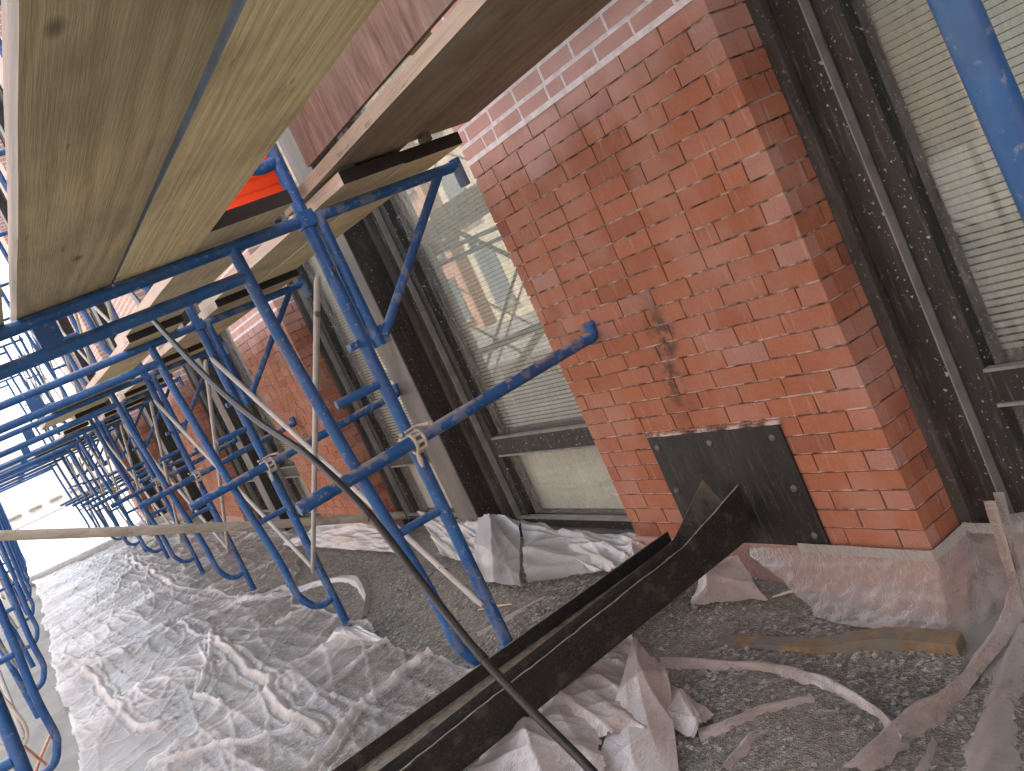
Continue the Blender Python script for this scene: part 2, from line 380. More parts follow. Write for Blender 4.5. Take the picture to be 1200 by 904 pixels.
# ------------------------------------------------------------------ ground
def grid_mesh(name, X, Y, Z, mat, mask=None, fold=None, smooth=True, parent=None):
    ny, nx = X.shape
    me = bpy.data.meshes.new(name)
    idx = np.arange(nx * ny).reshape(ny, nx)
    q = np.stack([idx[:-1, :-1], idx[:-1, 1:], idx[1:, 1:], idx[1:, :-1]], -1).reshape(-1, 4)
    if mask is not None:
        mk = (mask[:-1, :-1] & mask[:-1, 1:] & mask[1:, 1:] & mask[1:, :-1]).reshape(-1); q = q[mk]
        used = np.unique(q); rem = -np.ones(nx * ny, int); rem[used] = np.arange(len(used)); q = rem[q]
    else: used = np.arange(nx * ny)
    co = np.stack([X.ravel(), Y.ravel(), Z.ravel()], -1)[used]
    me.vertices.add(len(co)); me.vertices.foreach_set('co', co.ravel())
    me.loops.add(q.size); me.loops.foreach_set('vertex_index', q.ravel().astype(np.int32))
    me.polygons.add(len(q)); me.polygons.foreach_set('loop_start', np.arange(0, q.size, 4, dtype=np.int32))
    me.update(calc_edges=True); me.validate()
    me.polygons.foreach_set('use_smooth', np.full(len(me.polygons), smooth))
    if fold is not None:
        a = me.attributes.new('fold', 'FLOAT', 'POINT'); a.data.foreach_set('value', fold.ravel()[used].astype(np.float32))
    me.materials.append(mat)
    o = bpy.data.objects.new(name, me); COL.objects.link(o)
    if parent: o.parent = parent
    return o
b = MB(); b.add([(-300, -300, -1.62), (300, -300, -1.62), (300, 500, -1.62), (-300, 500, -1.62)], [(0, 1, 2, 3)])
tag(b.build('street', M['asphalt']), kind='structure')
b = MB(); b.bevbox((-2.6, -4, -1.70), (2.6, 26, -1.475), .015); tag(b.build('pavement', M['concrete']), kind='structure')
xs = np.arange(-.05, 2.32, .0125); ys = np.concatenate([np.arange(.6, 4.6, .0125), 4.6 + np.cumsum(np.linspace(.015, .09, 250))])
X, Y = np.meshgrid(xs, ys)
Z = ground_z(X, Y) + .012 * (fbm(X * 16, Y * 16, 11, 3) - .45) + .007 * (vnoise(X * 55, Y * 55, 5) - .5) + .006 * (vnoise(X * 95, Y * 95, 9) - .5)
edge = .02 + .25 * fbm(X * 0, Y * 1.1, 21, 3)
Z = Z - .12 * np.clip((edge - X) / .12, 0, 1)
tag(grid_mesh('gravel_ground', X, Y, Z, M['gravel']), kind='structure')
# loose chips in the gravel
b = MB(); rs = random.Random(3)
ICO_V = None
bm = bmesh.new(); bmesh.ops.create_icosphere(bm, subdivisions=1, radius=1); bm.verts.index_update()
ICO_V = [v.co.copy() for v in bm.verts]; ICO_F = [tuple(v.index for v in f.verts) for f in bm.faces]; bm.free()
for i in range(5200):
    y = .9 + 4.6 * rs.random() ** 1.5; x = rs.uniform(.75 if y < 3 else 1.0, 2.15); s_ = .002 + .009 * rs.random() ** 5
    z = gz(x, y) + s_ * .3; q = [Vector((v.x * s_ * rs.uniform(.7, 1.3), v.y * s_ * rs.uniform(.7, 1.3), v.z * s_ * .75)) + Vector((x, y, z)) for v in ICO_V]
    b.add(q, ICO_F)
tag(b.build('gravel_chips', M['stone']), 'loose grey stone chips strewn over the gravel by the wall', 'gravel', kind='stuff')

# ------------------------------------------------------------------ the brick building
bld = empty('brick_building', (2.07, 1.855, 0), 'red brick building with brick piers, steel columns and blinds along the walkway', 'building')
def part(mb, name, mat, loc_y=0., parent=bld, lab=None):
    o = mb.build(name, mat); o.parent = parent; o.location = (0, loc_y, 0)
    if lab: o['label'] = lab
    return o
PW, PITCH, ZB, ZT = 1.49, 4.73, -1.262, 7.4
def make_pier(ztop):
    rs = random.Random(12); b = MB()
    z = ZB; i = 0; CH = .0677
    wide0 = ZB + 26 * CH
    b.box((.0065, .0065, ZB), (.17, PW - .0065, wide0), M['joint'])
    b.box((.0015, .0015, wide0), (.17, PW - .0015, ztop), M['mortar'])
    b.box((-.0015, .0, wide0 - .009), (.0, PW, wide0 + .012), M['mortar'])
    while z + CH < ztop:
        wide = z > wide0 - .001
        jt = .0085 if wide else .0034; jv = .0075 if wide else .0034
        z0, z1 = z + jt, z + CH - jt
        odd = i % 2
        y = 0.; first = True
        cuts = [0.]
        y = .203 if odd else .102
        if rs.random() < .12: y += .02
        while y < PW - .04:
            cuts.append(y)
            L = .203 if rs.random() > .07 else .102
            y += L + rs.uniform(-.006, .006)
        cuts.append(PW)
        for j in range(len(cuts) - 1):
            t = min(1, max(.02, rs.gauss(.50, .16)))
            if not odd and j == 0: t = rs.uniform(.85, 1.)
            if rs.random() < .06: t = rs.uniform(.9, 1)
            if wide: t = min(1, t + .25)
            xo = rs.uniform(-.0012, .0012)
            y0 = cuts[j] + (jv if j else 0); y1 = cuts[j + 1] - (jv if j < len(cuts) - 2 else 0)
            b.box((xo, y0, z0 + rs.uniform(-.0007, .0007)), (.05, y1, z1 + rs.uniform(-.0007, .0007)), M['brick'], t, .0005)
            ends = []
            if j == 0: ends.append((-.0015, 0))
            if j == len(cuts) - 2: ends.append((PW - .05, PW + .0015))
        for ya, yb in ((-.0008, .048), (PW - .048, PW + .0008)):
            t1, t2 = rs.gauss(.45, .15), rs.gauss(.3, .2)
            if odd:
                b.box((.0505, ya, z0), (.113 - jv, yb, z1), M['brick'], min(1, max(.02, t1)), .0004); b.box((.113 + jv, ya, z0), (.17, yb, z1), M['brick'], min(1, max(.02, t2)), .0004)
            else: b.box((.0505, ya, z0), (.17, yb, z1), M['brick'], min(1, max(.02, t1)), .0004)
        z += CH; i += 1
    return b
pier = part(make_pier(ZT), 'brick_pier', None)
g = MB(); g.bevbox((-.018, -.018, -1.75), (.17, PW + .018, ZB), .008)
gb = g.build('granite_base', M['granite'], pier)
for kx in (-1, 1, 2, 3, 4):
    c = copy_tree(pier, bld); c.location = (0, kx * PITCH, 0)
# window units, local origin at the unit's lower y edge, x relative to the pier face
def make_window(W):
    z0, z1 = -1.335, 2.3
    fr = MB()
    for sgn in (0, 1):
        def S(d0, d1, xa, xb, mat, za=z0, zb=z1):
            a, c = (d0, d1) if not sgn else (W - d1, W - d0)
            fr.box((xa, a, za), (xb, c, zb), mat)
        S(.001, .048, .150, .30, M['flange'], z0 - .2); S(.050, .108, .178, .30, M['brownsteel'], z0 - .2)
        S(.110, .158, .160, .30, M['blacksash']); S(.1615, .1665, .152, .30, M['lightline'], z0 + .02)
        S(.170, .250, .186, .29, M['blacksash'])
    a, c = .171, W - .171
    fr.box((.150, a, z0 - .20), (.30, c, z0), M['colface']); fr.box((.172, a, z0 + .002), (.288, c, z0 + .05), M['blacksash'])
    fr.box((.158, a, z0 + .052), (.20, c, z0 + .06), M['lightline'])
    fr.box((.180, .252, -.884), (.286, W - .252, -.79), M['blacksash'])
    fr.box((.172, .252, -.789), (.20, W - .252, -.780), M['lightline']); fr.box((.172, .252, -.896), (.20, W - .252, -.886), M['lightline'])
    fr.box((.16, a, z1), (.30, c, z1 + .09), M['blacksash'])
    o = part(fr, 'window', None)
    ya, yb = .2, W - .2; n1, n2 = 40, 110
    ysg = np.linspace(ya, yb, n1); zsg = np.linspace(z0 + .02, z1, n2); YY, ZZ = np.meshgrid(ysg, zsg)
    e = np.minimum(YY - .25, W - .25 - YY); e2 = np.abs(ZZ - (z0 + .06)); e3 = np.where(ZZ > -.84, ZZ + .78, -.896 - ZZ)
    fold = np.clip(1 - e / .07, 0, 1) * .35 + np.clip(1 - e2 / .12, 0, 1) * .35 + np.clip(1 - np.abs(e3) / .05, 0, 1) * .3
    gl = grid_mesh('glass_pane', np.full_like(YY, .235), YY, ZZ, M['glass'], fold=np.clip(fold, 0, 1), parent=o)
    bl = MB(); z = -.775
    while z < z1:
        bl.add([(.309, .2, z), (.309, W - .2, z), (.298, W - .2, z + .0188), (.298, .2, z + .0188)], [(0, 1, 2, 3)]); z += .022
    for q in (.45, W - .45): bl.box((.302, q, -.775), (.303, q + .004, z1))
    bl.build('venetian_blind', M['slat'], o)
    sh = MB(); sh.box((.30, .2, z0 + .03), (.31, W - .2, -.80)); sh.build('lower_panel', M['shade'], o)
    sp = MB(); sp.box((.17, .0, z1 + .10), (.28, W, z1 + .95)); sp.build('spandrel_panel', M['brownsteel'], o)
    return o
WA, WB, CW = 1.53, 1.43, .28
wa = make_window(WA); wb = make_window(WB)
colm = MB()
colm.box((.0, .0, -1.55), (.008, CW, ZT), M['colface'])
colm.box((.0085, .001, -1.55), (.19, .012, ZT), M['darkcol']); colm.box((.0085, CW - .012, -1.55), (.19, CW - .001, ZT), M['darkcol'])
colm.box((.02, .0125, -1.55), (.18, CW - .0125, ZT), M['darkcol'])
cc = part(colm, 'steel_column', None)
bays = [-2, -1, 0, 1, 2, 3]
firstw = True
for kb in bays:
    y0 = PW + kb * PITCH
    for up_ in (0, 1):
        if kb == bays[0] and not up_: A, B, Cc = wa, wb, cc
        else:
            A, B = copy_tree(wa, bld), copy_tree(wb, bld); Cc = copy_tree(cc, bld) if not up_ else None
        A.location = (0, y0, up_ * 4.6); B.location = (0, y0 + WA + CW, up_ * 4.6)
        if Cc: Cc.location = (0, y0 + WA, 0)
b = MB(); b.box((.36, -2 * PITCH, -1.6), (.40, 4 * PITCH + PW, ZT)); part(b, 'interior_wall', M['interior'])
b = MB(); b.box((-.10, -2 * PITCH, ZT), (8, 4 * PITCH + PW + .1, ZT + 1.2)); part(b, 'parapet', M['brick'])
b = MB(); b.box((.42, 4 * PITCH + PW - .2, -1.6), (8, 4 * PITCH + PW, ZT)); part(b, 'end_wall', M['granite'])
# access plate with screws
P = 1.855
b = MB(); b.bevbox((-.012, 2.24 - P, -1.268), (-.0022, 2.955 - P, -.807), .002)
pl = b.build('access_plate', M['platem'], bld, (0, 0, 0)); pl['label'] = 'dusty black metal plate screwed low on the nearest pier'
for (y, z) in [(2.285, -.85), (2.60, -.85), (2.91, -.85), (2.285, -1.04), (2.91, -1.04), (2.285, -1.22), (2.60, -1.22), (2.91, -1.22)]:
    s_ = MB(); s_.tube([(-.0115, y - P, z), (-.018, y - P, z), (-.021, y - P, z)], [.013, .013, .006], 12); s_.build('screw', M['screw'], pl)
b = MB(); rs = random.Random(5); pr = None   # ragged bead of grout above the plate
for i in range(36):
    y = 2.23 - P + i * .0205; b.box((-.010 - rs.random() * .004, y, -.805), (.0, y + .021, -.799 + rs.random() * .007))
b.build('grout_bead', M['joint'], pl)

# ------------------------------------------------------------------ scaffold frames
XR, XL = 1.19, -.49; XC = (XR + XL) / 2; HW = (XR - XL) / 2; HZ = .473 - G0
def make_frame():
    root = empty('walkway_scaffold')
    hr = .0215
    for sx in (-1, 1):
        b = MB(); b.tube([(sx * HW, 0, .0), (sx * HW, 0, HZ + .022)], .0238, 18); b.tube([(sx * HW, 0, HZ + .02), (sx * HW, 0, HZ + .075)], .018, 14)
        b.build('leg', M['blue'], root)
        b = MB()
        pts = [(HW - .277, HZ), (HW - .262, HZ - .35), (HW - .222, HZ - .9), (HW - .18, HZ - 1.35), (HW - .176, HZ - 1.56), (HW - .160, .275), (HW - .125, .215), (HW - .075, .190), (HW - .03, .192), (HW, .205)]
        b.tube(arc([(sx * x, 0, z) for x, z in pts], 5), .0215, 14); b.build('inner_post', M['blue'], root)
        for zz, dx in ((1.27, .19), (.77, .182)):
            b = MB(); b.tube([(sx * HW, 0, zz), (sx * (HW - dx), 0, zz)], .016, 12); b.build('rung', M['blue'], root)
        for zz in (1.70, .39):
            b = MB(); b.tube([(sx * HW, .0, zz), (sx * (HW), -.05, zz)], .007, 8); b.tube([(sx * HW - .012, -.045, zz + .012), (sx * HW - .012, -.045, zz - .03)], .005, 8); b.build('brace_pin', M['blue'], root)
        b = MB(); b.bevbox((sx * HW - .03, -.03, HZ - .03), (sx * HW + .03, .03, HZ + .03), .008); b.build('corner_gusset', M['blue'], root)
    b = MB(); b.tube([(-HW, 0, HZ), (HW, 0, HZ)], hr, 16); b.build('header', M['blue'], root)
    b = MB(); b.tube([(-HW + .27, 0, HZ - .105), (HW - .27, 0, HZ - .105)], hr, 16); b.build('lower_header', M['blue'], root)
    for x in (-.06, ):
        b = MB(); b.bevbox((x - .035, -.012, HZ - .1), (x + .035, .012, HZ), .004); b.build('header_web', M['blue'], root)
    return root
YS = [-1.9, .545, 3.05, 5.18, 7.5, 9.8, 12.1, 14.4, 16.7, 19.0, 21.3]
f0 = make_frame(); frames = []
for lift in (0, 1):
    for i, y in enumerate(YS):
        if lift == 0 and i == 0: continue
        if lift == 1 and i < 2: continue
        fr = f0 if not frames else copy_tree(f0)
        frames.append(fr); fr.location = (XC, y, G0 if lift == 0 else .497)
        n = i - 1 if lift == 0 else i - 2
        if lift == 0:
            lab = ('blue scaffold frame with its post passing close by at the right edge' if n == 0 else
                   'blue scaffold frame carrying the wide near planks, standing before the black trough' if n == 1 else
                   '%s blue scaffold frame beyond the one at the black trough' % ORD[n - 2])
            tag(fr, lab, 'scaffold frame', 'blue scaffold frames standing on the walkway')
        else:
            lab = 'upper blue scaffold frame stacked on the %s standing frame past the photographer' % ORD[n]
            tag(fr, lab, 'scaffold frame', 'upper scaffold frames stacked above the deck')
# levelling feet of the frames reach the gravel: sole pads
# side brackets towards the wall
def make_bracket():
    root = empty('side_bracket')
    b = MB(); b.tube([(0, 0, .0), (0, 0, -.50)], .0215, 16); b.build('upright', M['blue'], root)
    b = MB(); b.tube([(-.012, 0, 0), (.60, 0, -.004)], .0205, 16); b.build('arm', M['blue'], root)
    b = MB(); b.tube([(.512, 0, -.01), (.03, 0, -.475)], .017, 14); b.bevbox((-.004, -.008, -.50), (.05, .008, -.43), .003); b.build('strut', M['blue'], root)
    b = MB(); b.tube([(.598, 0, .022), (.598, 0, -.085)], .0215, 14); b.build('end_post', M['blue'], root)
    b = MB(); b.bevbox((-.105, -.014, -.475), (-.015, .03, -.448), .004); b.tube([(-.098, .0, -.462), (-.098, -.03, -.462)], .014, 10); b.tube([(-.06, .0, -.47), (-.06, -.025, -.47)], .012, 10); b.build('clamp_lug', M['blue'], root)
    return root
b0 = None
for i, y in enumerate(YS[2:], 1):
    br = make_bracket() if b0 is None else copy_tree(b0); b0 = b0 or br
    br.location = (XR + .049, y, .470)
    tag(br, 'blue triangular side bracket in front of the slatted window by the big brick pier' if i == 1 else '%s blue side bracket beyond the one by the big brick pier' % ['nearest', 'second', 'third', 'fourth', 'fifth', 'sixth', 'seventh', 'eighth'][i - 2],
        'scaffold bracket', 'side brackets holding planks towards the wall')
# stand-off tubes clamped to the legs, ending at the wall
def make_standoff():
    root = empty('standoff_tube')
    b = MB(); b.tube([(-.475, -.0, -.012), (.86, 0, .040)], .0238, 18); b.build('tube', M['bluedusty'], root)
    b = MB(); b.tube(arc([(.835, 0, .032), (.866, 0, .048), (.870, 0, .088)], 4), [.025] * 9, 14); b.tube([(.870, 0, .085), (.870, 0, .098)], [.032, .026], 14); b.build('end_elbow', M['blue'], root)
    return root
def make_clamp():
    root = empty('swivel_clamp'); rs = random.Random(8)
    b = MB()
    for zc in (-.0, ):
        ring = [(.034 * math.cos(a), .034 * math.sin(a), 0) for a in np.linspace(0, 2 * math.pi, 17)]
        b.tube([(p[0], p[1], .025) for p in ring], .008, 8, cap=False); b.tube([(p[0], p[1], -.018) for p in ring], .008, 8, cap=False)
        for p in ring[::2]: b.tube([(p[0], p[1], .025), (p[0], p[1], -.018)], .0075, 6)
    b.build('leg_collar', M['clamp'], root)
    b = MB(); ring = [(0, -.049 + .035 * math.cos(a), .0 + .035 * math.sin(a)) for a in np.linspace(0, 2 * math.pi, 17)]
    for xo in (-.018, .018): b.tube([(xo, p[1], p[2]) for p in ring], .007, 8, cap=False)
    for p in ring[::2]: b.tube([(-.018, p[1], p[2]), (.018, p[1], p[2])], .0075, 6)
    b.build('tube_collar', M['clamp'], root)
    b = MB(); b.tube([(-.035, -.03, .045), (-.055, -.075, .050)], .007, 8); b.tube([(-.02, -.035, .047), (.03, -.03, .05), (.048, -.10, .045), (.05, -.115, .045)], [.006, .006, .006, .010], 8)
    b.build('clamp_bolt', M['clamp'], root)
    b = MB(); b.tube([(-.02, -.06, -.03), (-.025, -.066, -.06), (-.028, -.07, -.085)], [.006, .011, .006], 8); b.build('clamp_nut', M['clamp'], root)
    return root
t0 = c0 = None
for i, y in enumerate(YS[2:]):
    t = make_standoff() if t0 is None else copy_tree(t0); t0 = t0 or t
    t.location = (XR, y - .049, -.388)
    if i: t.scale = (1, 1, 1)
    tag(t, 'dusty blue tube reaching from the near frame to the big brick pier' if i == 0 else '%s blue clamped tube beyond the long dusty one touching the pier' % ORD[i - 1],
        'scaffold tube', 'blue tubes clamped across the legs towards the wall')
    c = make_clamp() if c0 is None else copy_tree(c0); c0 = c0 or c
    c.location = (XR, y, -.388)
    tag(c, 'rusty zinc clamp joining the long dusty tube to the near frame leg' if i == 0 else '%s zinc clamp beyond the rusty one on the near leg' % ORD[i - 1], 'clamp', 'clamps joining tubes to frame legs')
# cross braces
def make_brace(dy, low=.39, high=1.70):
    root = empty('cross_brace')
    dy2 = dy - .04
    for s_ in (0, 1):
        za, zb = (high, low) if s_ else (low, high)
        b = MB(); o = -.010 if s_ else .014
        b.tube([(o, .0, za), (o, .03, za + (zb - za) * .03 / dy2), (o, dy2 - .03, zb - (zb - za) * .03 / dy2), (o, dy2, zb)], [.008, .0125, .0125, .008], 12)
        b.build('brace_tube', M['galv'], root)
    b = MB(); b.tube([(-.025, dy2 / 2, (low + high) / 2), (.03, dy2 / 2, (low + high) / 2)], .008, 8); b.build('pivot_bolt', M['clamp'], root)
    return root
bc = {}
for side, xx in (('wall side', XR - .045), ('street side', XL + .045)):
    for i in range(1, len(YS) - 1):
        if i == 1 and side == 'wall side': continue      # the walk-through bay beside the photographer has none
        if i == 1: continue
        dy = YS[i + 1] - YS[i]; key = round(dy, 2)
        if key in bc: o = copy_tree(bc[key])
        else: o = bc[key] = make_brace(dy)
        o.location = (xx, YS[i] - .02, G0)
        tag(o, 'pale cross brace on the %s, %s bay beyond the black trough' % (side, ORD[i - 2]), 'cross brace', 'pale crossed braces between the frames')
        o2 = copy_tree(bc[key]); o2.location = (xx, YS[i] - .02, .497)
        tag(o2, ('upper level pale cross brace on the %s, %s bay from the black trough' % (side, ORD[i - 2])), 'cross brace', 'pale crossed braces above the deck')

# ------------------------------------------------------------------ planks
def plank(x0, x1, ya, yb, za, zb, mat, label, group, rot=0, edge=None, th=.044, endm='endshade', end2=None):
    L = yb - ya; W = x1 - x0; b = MB()
    n = 14; rs = random.Random(int(x0 * 1000) + int(ya * 77))
    # body with slightly uneven edges
    vs = []
    for i in range(n + 1):
        y = L * i / n; e0 = rs.uniform(-.0015, .0015); e1 = rs.uniform(-.0015, .0015)
        vs += [(-W / 2 + e0, y, 0), (W / 2 + e1, y, 0), (W / 2 + e1, y, th), (-W / 2 + e0, y, th)]
    bot, top, lf, rt = [], [], [], []
    for i in range(n):
        a = i * 4; c = a + 4
        bot.append((a, a + 1, c + 1, c)); top.append((a + 3, c + 3, c + 2, a + 2)); lf.append((a, c, c + 3, a + 3)); rt.append((a + 1, a + 2, c + 2, c + 1))
    b.add(vs, bot + top, False, mat); b.add(vs, lf + rt, False, M['edgelight'] if edge is None else M[edge])
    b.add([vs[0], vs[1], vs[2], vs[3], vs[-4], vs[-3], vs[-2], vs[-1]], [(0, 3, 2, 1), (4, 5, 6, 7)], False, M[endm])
    o = b.build('scaffold_plank')
    o.location = ((x0 + x1) / 2, ya, za); o.rotation_euler = (math.atan2(zb - za, L), 0, rot)
    tag(o, label, 'plank', group); return o
zp = .4955
G1 = 'scaffold planks of the walkway deck'; G2 = 'planks lying on the side brackets'
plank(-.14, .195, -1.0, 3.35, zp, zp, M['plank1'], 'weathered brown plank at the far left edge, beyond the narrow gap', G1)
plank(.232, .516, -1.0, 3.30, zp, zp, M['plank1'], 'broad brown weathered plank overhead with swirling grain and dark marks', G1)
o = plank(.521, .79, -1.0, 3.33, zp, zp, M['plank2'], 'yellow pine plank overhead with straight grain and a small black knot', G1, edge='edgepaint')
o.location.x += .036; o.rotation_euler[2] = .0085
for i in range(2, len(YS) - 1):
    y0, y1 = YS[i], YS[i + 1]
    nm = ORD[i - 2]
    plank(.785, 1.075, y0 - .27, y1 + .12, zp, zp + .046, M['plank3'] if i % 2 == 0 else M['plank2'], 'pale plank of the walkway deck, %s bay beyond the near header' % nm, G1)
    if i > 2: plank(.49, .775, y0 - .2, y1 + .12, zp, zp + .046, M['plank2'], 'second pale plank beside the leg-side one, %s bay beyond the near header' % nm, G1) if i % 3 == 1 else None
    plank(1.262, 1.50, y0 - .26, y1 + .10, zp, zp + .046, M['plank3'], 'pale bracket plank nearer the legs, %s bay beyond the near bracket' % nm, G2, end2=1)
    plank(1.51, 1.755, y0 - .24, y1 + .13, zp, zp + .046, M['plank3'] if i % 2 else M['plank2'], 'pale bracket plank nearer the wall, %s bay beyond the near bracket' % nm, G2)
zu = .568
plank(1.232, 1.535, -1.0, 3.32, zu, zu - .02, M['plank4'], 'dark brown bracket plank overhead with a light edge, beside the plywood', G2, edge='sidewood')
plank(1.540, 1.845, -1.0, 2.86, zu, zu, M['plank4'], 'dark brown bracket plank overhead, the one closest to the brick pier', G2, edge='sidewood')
b = MB(); b.bevbox((1.275, 2.80, .5405), (1.335, 2.86, .566), .003); tag(b.build('spacer_block', M['edgepaint']), 'small grey block wedged between two bracket planks', 'block')
b = MB(); b.bevbox((1.62, 2.80, .5405), (1.645, 2.86, .566), .003); tag(b.build('spacer_block', M['plank4']), 'small brown block wedged under the plank by the pier', 'block')

# plywood standing on the bracket planks
pn = empty('plywood_hoarding', (1.245, -.9, .62), 'reddish plywood panel standing upright on the bracket planks', 'plywood panel')
b = MB(); b.box((0, 0, 0), (.016, 3.86, 1.55)); b.build('panel', M['ply'], pn)
for yb in (.5, 2.9): b = MB(); b.bevbox((.017, yb, 0), (.055, yb + .09, 1.55), .003); b.build('batten', M['plank3'], pn)
# orange netting behind the post
nb = MB(); X0, X1, yn = .70, 1.235, 3.16
nb.box((X0, yn, .60), (X1, yn + .003, 1.2))
for i in range(15):
    z = .602 + i * .04; nb.box((X0, yn - .004, z), (X1, yn - .0005, z + .008))
tag(nb.build('barrier_board', M['orange']), 'ribbed orange plastic barrier above the deck behind the near blue post', 'barrier')

# ------------------------------------------------------------------ black hose
pts = [onY(120, 300, 5.3), onY(172, 366, 4.3), onY(240, 440, 3.7), onY(300, 492, 3.35), onY(365, 537, 3.0), onY(430, 600, 2.75), onY(500, 690, 2.52), onY(560, 765, 2.30), onY(620, 830, 2.12), onY(690, 900, 1.98), onY(790, 1010, 1.75)]
b = MB(); b.tube(arc(pts, 10), .0122, 12)
for i in (5, 7):
    q = Vector(pts[i]); t = (Vector(pts[i + 1]) - q).normalized(); b.tube([q, q + t * .03], .0145, 12)
tag(b.build('rubber_hose', M['rubber']), 'thick black hose hanging from the deck down to the lower right', 'hose')

# beige pole and grey pipe on the floor
b = MB(); b.tube([onY(-60, 630, 6.5), onY(120, 624, 6.5), onY(300, 616, 6.5), onY(520, 601, 6.5)], [.033, .034, .032, .030], 14)
tag(b.build('wooden_pole', M['pole']), 'long weathered beige pole slanting across behind the scaffold legs', 'pole')
b = MB(); b.tube([onZ(5, 697, -1.40), onZ(140, 636, -1.40), onZ(215, 600, -1.38)], .11, 16)
tag(b.build('drain_pipe', M['pipe']), 'thick grey pipe lying across the far end of the walkway', 'pipe')

# ------------------------------------------------------------------ V trough and angle bar
def dustsand(name, steel):
    k = NT(name)
    n = k.noise(24, 6); up = k.ramp(k.up(), [(.25, 0.), (.62, 1.)])
    mud = k.ramp(k.noise(30, 5), [(.3, (.11, .095, .065)), (.7, (.24, .21, .155))])
    spots = k.ramp(k.noise(120, 6), [(.54, 0.), (.78, 1.)])
    col = k.mix(k.math('MULTIPLY', spots, .28), steel, mud)
    col = k.mix(k.math('MULTIPLY', k.ramp(k.noise(5, 6), [(.45, 0.), (.7, 1.)]), .10), col, (.08, .07, .055))
    blob = k.ramp(k.noise(16, 7), [(.56, 0.), (.66, 1.)]); col = k.mix(k.math('MULTIPLY', blob, .22), col, (.14, .125, .10))
    col = k.mix(k.math('MULTIPLY', up, k.ramp(n, [(.3, .35), (.5, 1.)])), col, mud)
    k.bump(k.math('ADD', n, k.math('MULTIPLY', k.noise(90, 4), .6)), .7, .008)
    return k.base(col, .7)
M['trough'] = dustsand('muddy black steel', (.008, .008, .007))
U = Vector((2.015, 2.56, -1.105)); Lw = Vector((.25, 2.90, -1.325))
def lerp(a, b, t): return a + (b - a) * t
b = MB(); n = 60; rs = random.Random(4)
ax = (Lw - U).normalized(); sdv = Vector((0, 0, 1)).cross(ax).normalized(); upv = ax.cross(sdv).normalized()
if sdv.y < 0: sdv = -sdv
if upv.z < 0: upv = -upv
th = .006
def troughsec(t):
    c = lerp(U, Lw, t); fl = max(0., 1 - t / .14)            # flared mouth at the wall
    w1 = .046 + .075 * fl; h1 = .042 + .085 * fl; wb = .012
    jj = rs.uniform(-.002, .002)
    out = [(w1, h1), (wb, -.035), (-wb, -.035), (-w1 * .92, h1 + jj), (-w1 * .92 - th, h1 + jj - .002), (-wb - th, -.035 - th), (wb + th, -.035 - th), (w1 + th, h1 - .002)]
    return [c + sdv * a + upv * z for a, z in [(aa, zz * (1 if zz > 0 else 2.5)) for aa, zz in out]]
secs = [troughsec(i / n) for i in range(n + 1)]
vs = [p for s_ in secs for p in s_]; fs = []
for i in range(n):
    for j in range(8): fs.append((i * 8 + j, (i + 1) * 8 + j, (i + 1) * 8 + (j + 1) % 8, i * 8 + (j + 1) % 8))
fs += [(0, 1, 6, 7), (1, 2, 5, 6), (2, 3, 4, 5), (n * 8 + 7, n * 8 + 6, n * 8 + 1, n * 8), (n * 8 + 6, n * 8 + 5, n * 8 + 2, n * 8 + 1), (n * 8 + 5, n * 8 + 4, n * 8 + 3, n * 8 + 2)]
tr = empty('steel_trough', U, 'mud covered black steel trough with flared end leaning on the wall plate', 'trough')
o = b; b.add(vs, fs); ob = b.build('channel', M['trough']); ob.parent = tr; ob.matrix_parent_inverse = Matrix.Translation(-U)
sx = np.linspace(0, 1, 260); sy = np.linspace(-1, 1, 14); SX, SY = np.meshgrid(sx, sy)
base = np.array(U)[None, None] + (np.array(Lw) - np.array(U))[None, None] * SX[..., None]
hh = -.012 + .016 * fbm(SX * 40, SY * 2 + 7, 31, 4) + .012 * SY ** 2
pp = base + np.array(sdv) * (SY * .032)[..., None] + np.array(upv) * hh[..., None]
k = NT('sandy mud'); k.bump(k.noise(80, 5), .8, .006); M['mud'] = k.base(k.ramp(k.noise(28, 6), [(.3, (.13, .105, .07)), (.55, (.20, .175, .13)), (.75, (.30, .27, .22))]), .95)
ob = grid_mesh('mud_fill', pp[..., 0], pp[..., 1], pp[..., 2], M['mud']); ob.parent = tr; ob.matrix_parent_inverse = Matrix.Translation(-U)
# the flat angle bar beside it
A = Vector((1.975, 2.955, -1.19)); B = Vector((.12, 2.96, -1.20)); ax = (B - A).normalized(); sv_ = Vector((0, 0, 1)).cross(ax).normalized(); uv_ = ax.cross(sv_)
if sv_.y < 0: sv_ = -sv_
if uv_.z < 0: uv_ = -uv_
b = MB(); prof = [(.022, .012), (.022, -.046), (-.085, -.046), (-.085, -.038), (.012, -.038), (.012, .012)]
vs = []; n = 24
for i in range(n + 1):
    c = lerp(A, B, i / n); vs += [c + sv_ * a + uv_ * z for a, z in prof]
fs = [(i * 6 + j, i * 6 + (j + 1) % 6, (i + 1) * 6 + (j + 1) % 6, (i + 1) * 6 + j) for i in range(n) for j in range(6)] + [(0, 5, 4, 3, 2, 1), tuple(n * 6 + q for q in range(6))]
b.add(vs, fs); tag(b.build('angle_bar', M['trough']), 'long black steel angle bar lying beside the muddy trough', 'steel bar')

